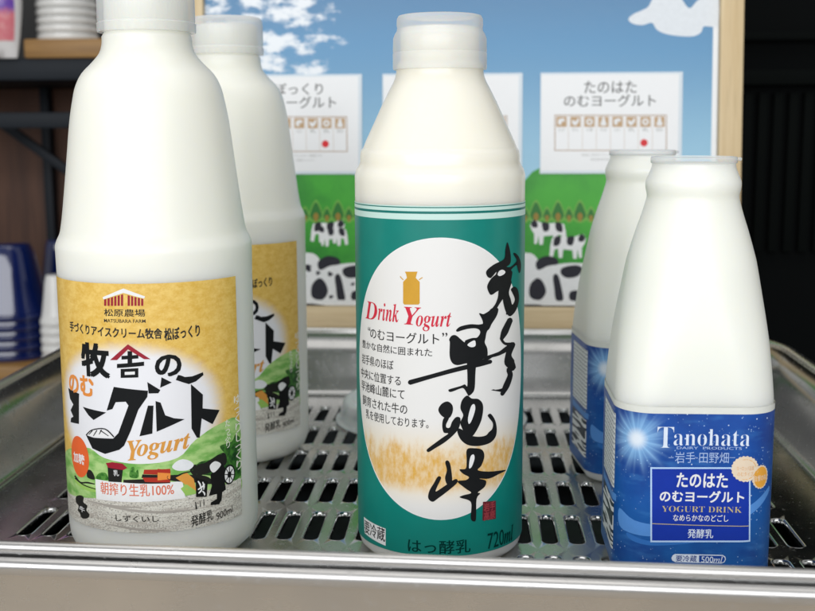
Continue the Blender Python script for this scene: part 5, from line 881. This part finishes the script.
# ------------------------------------------------------------------ tray with slotted floor, resting in an outer pan
CORN = [(-12.3 * U, -9.75 * U), (23.2 * U, -11.5 * U), (23.2 * U, 21.95 * U), (-12.3 * U, 21.95 * U)]
def outline(o, R=46.0, n=14):
    P = []; L = 4
    nrm = []
    for i in range(4):
        a, b = Vector(CORN[i]), Vector(CORN[(i + 1) % 4]); d = (b - a).normalized(); nrm.append((Vector((d.y, -d.x)), a))
    def isect(i, j):
        (n1, a1), (n2, a2) = nrm[i], nrm[j]; c1 = n1.dot(a1) + o; c2 = n2.dot(a2) + o; D = n1.x * n2.y - n1.y * n2.x
        return Vector(((c1 * n2.y - c2 * n1.y) / D, (n1.x * c2 - n2.x * c1) / D))
    r = max(R + o, 2.0)
    for i in range(4):
        c = isect((i - 1) % 4, i); n1, n2 = nrm[(i - 1) % 4][0], nrm[i][0]; bis = (n1 + n2).normalized(); k = r / bis.dot(n1); ctr = c - bis * k
        a1 = math.atan2(n1.y, n1.x); a2 = math.atan2(n2.y, n2.x)
        if a2 < a1: a2 += 2 * pi
        for j in range(n + 1):
            a = a1 + (a2 - a1) * j / n; P.append((ctr.x + r * cos(a), ctr.y + r * sin(a)))
    return P
def sweep(bm, prof):
    rings = [[bm.verts.new((x, y, z)) for x, y in outline(o)] for o, z in prof]
    for A, B in zip(rings, rings[1:]):
        for k in range(len(A)): bm.faces.new((A[k], A[(k + 1) % len(A)], B[(k + 1) % len(A)], B[k]))
    return rings
tray = empty('perforated_tray', (0, 0, 0), 'shallow brushed steel tray with slotted floor that holds the yogurt bottles', 'tray')
# slotted floor: one bevelled slot per cell
bm = bmesh.new(); PRW = 52.57
def rrect(hx, hy, r, n=5):
    P = []
    for (sx, sy, a0) in ((1, 1, 0), (-1, 1, pi / 2), (-1, -1, pi), (1, -1, 1.5 * pi)):
        for j in range(n + 1):
            a = a0 + pi / 2 * j / n; P.append((sx * (hx - r) + r * cos(a), sy * (hy - r) + r * sin(a)))
    return P
slot = [(4.25, 19.9, 4.1, 0), (3.95, 19.6, 3.85, .14), (3.6, 19.25, 3.5, .05), (3.3, 18.95, 3.2, -.3), (3.05, 18.7, 2.95, -.95), (2.95, 18.6, 2.9, -2.3)]
x0, x1, y0, y1 = -9.5 * U, 20.5 * U, -1.5 * PRW, 4.5 * PRW
for j in range(-1, 5):
    for i in range(-9, 21):
        cx, cy = i * U, j * PRW; ring = None
        for hx, hy, r, z in slot:
            V = [bm.verts.new((cx + x, cy + y, z)) for x, y in rrect(hx, hy, r)]
            if ring:
                for k in range(24): bm.faces.new((ring[k], ring[(k + 1) % 24], V[(k + 1) % 24], V[k]))
            else: first = V
            ring = V
        cell = [bm.verts.new((cx + sx * U / 2, cy + sy * PRW / 2, 0)) for sx, sy in ((1, 1), (-1, 1), (-1, -1), (1, -1))]
        for q in range(4):
            a = first[q * 6:q * 6 + 6]
            for k in range(5): bm.faces.new((cell[q], a[k + 1], a[k]))
            bm.faces.new((cell[q], cell[(q + 1) % 4], first[(q * 6 + 6) % 24], a[5]))
ov = [bm.verts.new((x, y, 0)) for x, y in outline(-2.5)]; iv = [bm.verts.new(p) for p in ((x0, y0, 0), (x1, y0, 0), (x1, y1, 0), (x0, y1, 0))]
es = [bm.edges.new((l[i], l[(i + 1) % len(l)])) for l in (ov, iv) for i in range(len(l))]
bmesh.ops.triangle_fill(bm, use_beauty=True, use_dissolve=False, edges=es)
bmesh.ops.remove_doubles(bm, verts=bm.verts, dist=.002)
fl = fin_bm(bm, 'slotted_floor', M_floor, tray, sharp=24)
bm = bmesh.new(); sweep(bm, [(-2.5, 0), (-.9, .35), (.4, 1.3), (1.7, 2.8), (6.0, 13), (11.8, 26.5), (17.5, 40.0)]); w = fin_bm(bm, 'side_wall', M_steel, tray, sharp=60)
md = w.modifiers.new('thick', 'SOLIDIFY'); md.thickness = .0008; md.offset = -1
bm = bmesh.new(); cr = 2.35
sweep(bm, [(17.5, 40.0)] + [(17.9 + cr - cr * cos(a), 41.4 + cr * sin(a) * 1.0) for a in [pi * t / 12 for t in range(0, 15)]]); fin_bm(bm, 'rolled_rim', M_rim, tray, sharp=70)
pan = empty('outer_pan', (0, 0, ZT), 'plain steel outer pan under the slotted tray, its rounded lip below the tray rim', 'pan')
def Zp(pr): return [(o, z - ZT + (4.0 if z > 0 else 0)) for o, z in pr]
bm = bmesh.new(); c2 = 2.9
sweep(bm, Zp([(19.2, 32.6)] + [(20.6 + c2 - c2 * cos(a), 32.2 + c2 * sin(a)) for a in [pi * t / 12 for t in range(1, 13)]] + [(25.6, 29.6)])); fin_bm(bm, 'rolled_lip', M_rim, pan, sharp=70)
bm = bmesh.new(); sweep(bm, Zp([(24.9, 30.6), (24.3, 28), (23.2, 10), (19.5, -40), (17, -58), (12, ZT)])); fin_bm(bm, 'pan_wall', M_pan, pan, sharp=60)
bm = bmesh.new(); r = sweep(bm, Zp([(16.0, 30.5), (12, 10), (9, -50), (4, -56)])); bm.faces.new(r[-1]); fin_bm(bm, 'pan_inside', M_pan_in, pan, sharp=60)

# ------------------------------------------------------------------ bottles
def cap_threads(z0, z1): pass
# centre: round bottle, teal label
BX, BY = 6.89 * U, -1.37 * U
bt = empty('yogurt_bottle', (BX, BY, 0), 'round cream bottle with teal label, white oval and large black brush lettering', 'bottle')
prof = [(0, 2.2), (22, 1.6), (28, .35), (31, .0), (33.6, .7), (35.4, 2.6), (36.2, 5.6), (36.35, 9)] + [(36.35, z) for z in (40, 80, 120, 150)] + \
       [(36.35, 160.5), (36.3, 163.2), (35.6, 165.6), (34.6, 167.0), (34.0, 168.6), (33.9, 171.6), (33.5, 173.4), (32.6, 174.6)] + \
       smooth_profile([(32.6, 174.6), (31.2, 178), (28.0, 184.8), (24.4, 192.6), (21.4, 198.6), (19.4, 202.4), (18.5, 205.4), (18.3, 209)]) + [(16.6, 211), (16.4, 224), (14.5, 224.6), (0, 224.6)]
bm = bmesh.new(); add_lathe(bm, prof); fin_bm(bm, 'bottle_body', M_milk_cream, bt, sharp=50)
bm = bmesh.new(); add_lathe(bm, [(18.0, 206.9), (19.5, 207.0), (19.75, 207.6), (19.8, 213.6), (19.6, 214.0), (19.75, 214.5), (19.6, 219.8), (18.9, 221.6), (18.1, 222.8), (17.9, 224.0), (18.1, 225.2), (18.0, 227.8), (17.3, 229.0), (16, 229.35), (14.6, 228.9), (14.0, 228.1), (0, 227.9)])
fin_bm(bm, 'cap', M_cap, bt, sharp=35)
A = Art(); Rl = 36.5
A.rect(-105, 6.3, 105, 152.2, 'teal_base', 0); A.ell(1.3, 80.9, 45.2, 58.7, 'white', .5, 120); A.ell(1.3, 80.9, 44.7, 58.2, 'oval', 1, 120)
A.items([q for q in CENTRE_ART if q[0] != 'M']); A.build('label', bt, on_cylinder(Rl), 2.0)

# left pair: round farm bottles
def farm_bottle(name):
    b = empty(name, (0, 0, 0), 'x', 'bottle', 'farm yogurt bottles')
    prof = [(0, 3), (24, 2.2), (29, .6), (32, 0), (36, 1.2), (39.2, 4.4), (40.9, 9), (41.3, 14)] + [(41.3, z) for z in (50, 90, 121)] + \
           smooth_profile([(41.3, 121), (41.45, 132), (41.35, 134.6), (40.5, 137.0), (39.3, 139.6), (38.5, 143.5), (37.4, 151), (35.3, 168), (33.2, 185.5), (31.4, 195.5), (30.0, 200.8), (27.4, 205.8), (23.0, 210.4), (19.9, 214.2), (18.7, 218), (18.6, 221)], 3) + [(17.4, 223), (17.2, 238), (15, 239), (0, 239)]
    bm = bmesh.new(); add_lathe(bm, prof); fin_bm(bm, 'bottle_body', M_milk_green, b, sharp=50)
    def ring(r, z, a): 
        q = r + (.05 * cos(a * 80) if 229 < z < 238.5 else .14 * cos(a * 32) if z < 223.1 else 0); return q * cos(a), q * sin(a)
    bm = bmesh.new(); add_lathe(bm, [(18.4, 222.6), (20.2, 222.8), (20.4, 223.4), (20.5, 226.4), (19.9, 226.9), (20.2, 227.5), (20.1, 238), (19.7, 241), (18.6, 242.4), (17, 242.8), (16, 242.2), (0, 242)], 320, ring=ring)
    fin_bm(bm, 'cap', M_cap, b, sharp=35)
    A = Art(); A.rect(-92, 18.4, 48.5, 122.0, 'farm_base', 0)
    A.items([q for q in FARM_CLIP]); A.build('label', b, on_cylinder(41.45), 2.0)
    return b
FARM_CLIP = []
for q in FARM_ART:
    if q[0] == 'M': continue
    if q[0] == 'P': q = q[:4] + [[(min(x, 48.4), max(y, 18.6)) for x, y in q[4]]]
    if q[0] == 'S': q = q[:3] + [[(min(x, 48.4), y) for x, y in q[3]], [(min(x, 48.4), y) for x, y in q[4]]]
    FARM_CLIP.append(q)
def copy_tree(o, parent=None):
    c = o.copy(); S.collection.objects.link(c)
    if parent is not None: c.parent = parent; c.matrix_parent_inverse = o.matrix_parent_inverse
    for ch in list(o.children): copy_tree(ch, c)
    return c
f1 = farm_bottle('yogurt_bottle'); f1.location = Vector((-3.36 * U, -1.83 * U, 0)) * MM
f1['label'] = 'tall round milky bottle with amber farm label, nearest at the left end'
f2 = copy_tree(f1); f2.location = Vector((-3.22 * U, 10.6 * U, 0)) * MM; f2.rotation_euler = (0, 0, radians(3))
f2['label'] = 'round milky bottle half hidden behind the big amber labelled farm bottle'

# right pair: rounded-square bottles, blue label
def sq(r, z, a, k):
    """rounded-square section of half width r; k = corner radius / r (1 = circle)"""
    c, s = abs(cos(a)), abs(sin(a)); q = r * (1 - k); R = r * k; x, y = None, None
    # ray from the centre meets the flat side or the corner arc
    if c >= s:
        t = r / c
        if t * s <= q: return t * cos(a), t * sin(a)
    else:
        t = r / s
        if t * c <= q: return t * cos(a), t * sin(a)
    d = q * (c + s); t = d + math.sqrt(max(d * d - 2 * q * q + R * R, 0)); return t * cos(a), t * sin(a)
KC = .48
def sq_bottle(name):
    b = empty(name, (0, 0, 0), 'x', 'bottle', 'blue label yogurt bottles')
    base = [(0, 2.5), (16, 2), (24, .5), (27.2, 0), (29.8, 1.2), (31.2, 4), (31.7, 8)] + [(31.75, z) for z in (20, 40, 60, 70)]
    top = smooth_profile([(31.75, 70), (31.6, 75), (31.0, 86), (29.9, 99.7), (28.3, 112.2), (26.1, 126.7), (24.7, 133), (22.4, 141.1), (20.4, 147.2), (18.8, 152.6), (18.3, 155.4), (18.9, 158.4), (18.9, 161), (17.9, 163.6), (16.7, 166.6), (16.5, 168.4)], 3) + [(16.0, 168.6), (0, 168.6)]
    def ring(r, z, a):
        f = min(max((z - 62) / 85, 0), 1); f = f * f * (3 - 2 * f); return sq(r, z, a, KC + (1 - KC) * f)
    bm = bmesh.new(); add_lathe(bm, base + top[1:], 128, ring=ring); fin_bm(bm, 'bottle_body', M_milk_white, b, sharp=50)
    bm = bmesh.new(); add_lathe(bm, [(16.2, 168.2), (16.9, 168.3), (17.15, 168.7), (17.15, 170.4), (16.8, 170.9), (15.8, 171.0), (15.2, 170.5), (0, 170.4)], 72)
    add_box(bm, 16.4, 18.8, -2.2, 2.2, 169.2, 170.6, .5)
    fin_bm(bm, 'cap', M_cap, b, sharp=35)
    h = 31.9; q = h * (1 - KC); Rc = h * KC; arc = Rc * pi / 2
    def mp(s, t, l):
        sg = 1 if s >= 0 else -1; u = abs(s); hh = h + l
        if u <= q: x, y = u, -hh
        elif u <= q + arc: a = (u - q) / Rc; x, y = q + (Rc + l) * sin(a), -q - (Rc + l) * cos(a)
        elif u <= q + arc + 2 * q: x, y = hh, -q + (u - q - arc)
        else: a = (u - 3 * q - arc) / Rc; x, y = q + (Rc + l) * cos(a), q + (Rc + l) * sin(a)
        return Vector((sg * x, y, t))
    A = Art(); A.rect(-98, 5.5, 98, 72, 'sky_base', 0); A.rect(-98, 72.0, 98, 74.6, 'filmband', -2)
    e = q + arc
    A.rect(-e - 28, 38, -e + 4, 69, 'facts', 1); A.rect(-e - 28, 12, -e + 4, 32, 'barcode', 1); A.rect(-e - 28, 33, -e + 6, 36, 'wave', 1)
    A.items([p for p in SKY_ART if p[0] != 'M']); A.build('label', b, mp, 1.5)
    return b
s1 = sq_bottle('yogurt_bottle'); s1.location = Vector((15.5 * U, -2.97 * U, 0)) * MM
s1['label'] = 'squarish white bottle with deep blue starry label, nearest at the right end'
s2 = copy_tree(s1); s2.location = Vector((15.4 * U, 8.3 * U, 0)) * MM; s2.rotation_euler = (0, 0, radians(7))
s2['label'] = 'squarish blue labelled bottle partly hidden behind the nearer blue starry one'

# clear lid lying on the tray
ld = empty('clear_lid', (5.9 * U, 16.6 * U, .45), 'shallow clear plastic lid lying on the slots behind the teal bottle', 'lid')
bm = bmesh.new(); add_lathe(bm, [(60, .3), (60.5, 1), (59.2, 2.0), (58, 3), (56.8, 8), (55.5, 12.5), (53.5, 14.2), (50, 14.8), (46, 13.6), (0, 13.6)], 96)
o = fin_bm(bm, 'lid_shell', M_clear, ld, sharp=40); md = o.modifiers.new('t', 'SOLIDIFY'); md.thickness = .0006

# ------------------------------------------------------------------ poster in its pine frame, leaning back
LEAN = radians(5.4); BYY = 25.4 * U
def on_board(s, t, l): return Vector((s, -l, t))
zb = (ZT) / cos(LEAN)
board = empty('framed_poster', (0, BYY + ZT * math.tan(LEAN), ZT), 'pine framed pasture poster with blue sky and cows, leaning behind the tray', 'poster')
board.rotation_euler = (-LEAN, 0, 0)
dz = -zb                                       # board coordinate v = 0 sits this far above the foot
TOPV = 400
bm = bmesh.new(); add_box(bm, -99.5, 266.5, .1, 6, 50 + dz, TOPV + dz); fin_bm(bm, 'backing_board', M_pine_v, board, smooth=False)
box_obj('frame_rail', M_pine_h, board, -96.9, 268.6, -5, 9, 10 + dz, 55.2 + dz); box_obj('frame_rail', M_pine_h, board, -96.9, 268.6, -5, 9, TOPV - 2 + dz, TOPV + 22 + dz)
box_obj('frame_stile', M_pine_v, board, 268.8, 285.0, -5, 9, 0, TOPV + 22 + dz); box_obj('frame_stile', M_pine_v, board, -113, -97.1, -5, 9, 0, TOPV + 22 + dz)
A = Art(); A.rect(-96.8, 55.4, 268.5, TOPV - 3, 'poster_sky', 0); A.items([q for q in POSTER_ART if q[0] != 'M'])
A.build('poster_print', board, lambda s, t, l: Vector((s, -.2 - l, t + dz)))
CARDS = ['laminated menu card with hiragana tanohata lettering and an allergen table, on the poster at right',
         'laminated menu card mostly hidden behind the teal bottle', 'laminated menu card beside the neck of the bottle at the back left']
for k, dx in enumerate(CARD_STEPS):
    A = Art(); q = [(144.9 + dx, 220.3), (241.3 + dx, 220.3), (241.3 + dx, 152.6), (144.9 + dx, 152.6)]
    A.poly([(x + (2.6 if x > 200 + dx else -.8), y + (1.6 if y > 200 else -2)) for x, y in q], 'card_film', 0); A.poly(q, 'card_paper', 1)
    its = [p for p in CARD_ART if p[0] != 'M']
    if k: its = [(p[:3] + [{1: '岩手早池峰', 2: '松ぼっくり'}[k]] + [p[4] - 4, p[5] + 4] + p[6:] if p[0] == 'T' and p[3] == 'たのはた' else p) for p in its]
    A.items(its, dx)
    o = A.build('menu_card', None, lambda s, t, l: Vector((s, -.9 - l, t + dz)))
    md = o.modifiers.new('t', 'SOLIDIFY'); md.thickness = .0003; md.offset = -1
    o.data.shade_flat(); o.location = board.location; o.rotation_euler = board.rotation_euler
    o['label'] = CARDS[k]; o['category'] = 'card'; o['group'] = 'menu cards on the poster'

# ------------------------------------------------------------------ dark rack at the left with crockery
RY = 52 * U
rack = empty('storage_rack', (-30 * U, RY, -900), 'black steel rack with brown back panel and diagonal brace', 'rack')
Zr = 900
def rb(name, mat, x0, x1, y0, y1, z0, z1, bevel=1.0): return box_obj(name, mat, rack, x0 + 30 * U, x1 + 30 * U, y0 - RY, y1 - RY, z0 + Zr, z1 + Zr, bevel=bevel)
zs = 21.0 * U
rb('shelf', M_black, -640, -235, RY, RY + 230, zs - 21, zs); rb('shelf', M_black, -640, -235, RY, RY + 230, -6.4 * U - 21, -6.4 * U)
rb('cross_rail', M_black, -640, -235, RY + 30, RY + 50, zs - 68, zs - 52)
rb('back_panel', M_brown, -640, -235, RY + 200, RY + 212, -6.3 * U, zs - 22)
for x in (-626, -249): rb('upright', M_black, x - 9, x + 9, RY + 205, RY + 225, -900, 560)
for x in (-626, -249): rb('upright', M_black, x - 9, x + 9, RY - 1, RY + 17, -900, -6.4 * U - 21.5)
rb('upright', M_black, -402, -392, RY + 180, RY + 196, -6.3 * U, zs - 22)
bm = bmesh.new(); add_box(bm, -150, 150, RY + 170 - RY, RY + 178 - RY, -5, 5, 1)
for v in bm.verts: v.co = Matrix.Rotation(radians(36), 4, 'Y') @ v.co
for v in bm.verts: v.co += Vector((-352 + 30 * U, -60, 140 + Zr))
fin_bm(bm, 'diagonal_brace', M_black, rack)
def tagged(o, label, cat, group=None):
    o['label'] = label; o['category'] = cat
    if group: o['group'] = group
    return o
def board_on(name, x0, x1, y0, y1, z0, z1, label):
    return tagged(box_obj(name, M_oak, None, x0, x1, y0, y1, z0, z1, bevel=2), label, 'board')
board_on('serving_board', -345, -262, RY - 4, RY + 150, zs, zs + 18.5, 'brown wooden board on the upper black shelf under the white cups')
board_on('serving_board', -560, -262, RY - 16, RY + 170, -6.4 * U, -4.6 * U, 'wooden board under the stacked blue bowls on the lower shelf')
def bowl(name, mat, R, H, x, y, z, label, group):
    bm = bmesh.new(); pr = [(0, H), (R * .50, H), (R * .54, H - 1.5), (R * .56, H - 3), (R * .62, H * .86), (R * .72, H * .6), (R * .86, H * .25), (R * .94, 7.0), (R, 6.0), (R * 1.01, 3.6), (R * 1.0, 1.2), (R * .96, 0), (R * .9, .8), (R * .80, H * .25), (R * .66, H * .6), (R * .5, H * .9), (0, H * .93)]
    add_lathe(bm, pr, 64); o = fin_bm(bm, name, mat, None, sharp=50); o.location = Vector((x, y, z)) * MM; return tagged(o, label, 'bowl', group)
def stack(name, mat, R, H, x, y, z, n, step, label, group):
    o = bowl(name, mat, R, H, x, y, z, label, group)
    for k in range(1, n):
        c = o.copy(); S.collection.objects.link(c); c.location = Vector((x, y, z + k * step)) * MM
zb1 = -4.6 * U
stack('blue_bowl', M_blue, 43.5, 78, -393, RY + 44, zb1, 5, 10.5, 'glossy cobalt blue bowl in the upside down stack at the far left', 'blue bowls in the wider stack')
stack('blue_bowl', M_blue, 29, 74, -366, RY + 128, zb1, 5, 10.5, 'glossy cobalt blue bowl in the narrower upside down stack', 'blue bowls in the narrow stack')
stack('white_bowl', M_cupwhite, 17, 52, -333, RY + 16, zb1, 5, 9.5, 'small white bowl stacked upside down beside the blue stacks', 'small white bowls on the lower board')
zc = zs + 18.5
stack('white_cup', M_cupwhite, 30, 40, -314, RY + 36, zc, 7, 8.0, 'white dish in the wide stack on the upper board', 'white dishes in the wide stack')
stack('white_cup', M_cupwhite, 20, 36, -262.5, RY + 60, zc, 7, 8.0, 'white dish in the narrow stack on the upper board', 'white dishes in the narrow stack')
# snack bag
bm = bmesh.new()
for k in range(13):
    z = k * 10.0; t = k / 12; 
    w = 34 + 7 * sin(pi * min(t * 1.1, 1)) ; d = 3 + 17 * sin(pi * t) ** .7
    for i in range(32):
        a = 2 * pi * i / 32; bm.verts.new((w * cos(a) * (1 + .01 * sin(9 * a + k)), d * sin(a), z))
bm.verts.ensure_lookup_table()
for k in range(12):
    for i in range(32): bm.faces.new([bm.verts[k * 32 + i], bm.verts[k * 32 + (i + 1) % 32], bm.verts[(k + 1) * 32 + (i + 1) % 32], bm.verts[(k + 1) * 32 + i]])
bm.faces.new([bm.verts[i] for i in range(32)][::-1]); bm.faces.new([bm.verts[12 * 32 + i] for i in range(32)])
bag = empty('snack_bag', (-385, RY - 6, zs + .2), 'pink and purple printed bag with pale edges standing on the black shelf', 'bag')
fin_bm(bm, 'bag_film', M_bagwhite, bag, sharp=60)
bm = bmesh.new(); NX, NZ = 16, 20; g_ = []
for j in range(NZ + 1):
    z = 16 + 94 * j / NZ; t = z / 120; w = 34 + 7 * sin(pi * min(t * 1.1, 1)); d = 3 + 17 * sin(pi * t) ** .7
    g_.append([bm.verts.new((w * sin(a), -(d + .5) * cos(a), z)) for a in [-1.15 + 2.3 * i / NX for i in range(NX + 1)]])
for j in range(NZ):
    for i in range(NX): bm.faces.new((g_[j][i], g_[j][i + 1], g_[j + 1][i + 1], g_[j + 1][i]))
fin_bm(bm, 'bag_print', M_bag, bag, sharp=60)

# dark cabinet at the right, behind the poster
cab = empty('dark_cabinet', (34 * U, 52 * U, -900), 'tall near black cabinet with ribbed panel at the right edge behind the poster', 'cabinet')
def cb(name, mat, x0, x1, y0, y1, z0, z1, bevel=1.0): return box_obj(name, mat, cab, x0 - 34 * U, x1 - 34 * U, y0 - 52 * U, y1 - 52 * U, z0 + 900, z1 + 900, bevel=bevel)
cb('carcass', M_darkpanel, 300, 800, 52 * U + 20, 820, -900, 520)
cb('rail', M_darkgreen, 300, 800, 52 * U + 4, 52 * U + 19, 222, 236); cb('rail', M_darkgreen, 300, 800, 52 * U + 6, 52 * U + 19, 264, 272)
bm = bmesh.new()
for k in range(34): add_box(bm, 300 + k * 14.5 - 34 * U, 309 + k * 14.5 - 34 * U, 12, 19.5, 60 + 900, 215 + 900, 1.0)
fin_bm(bm, 'ribbed_panel', M_darkgreen, cab)
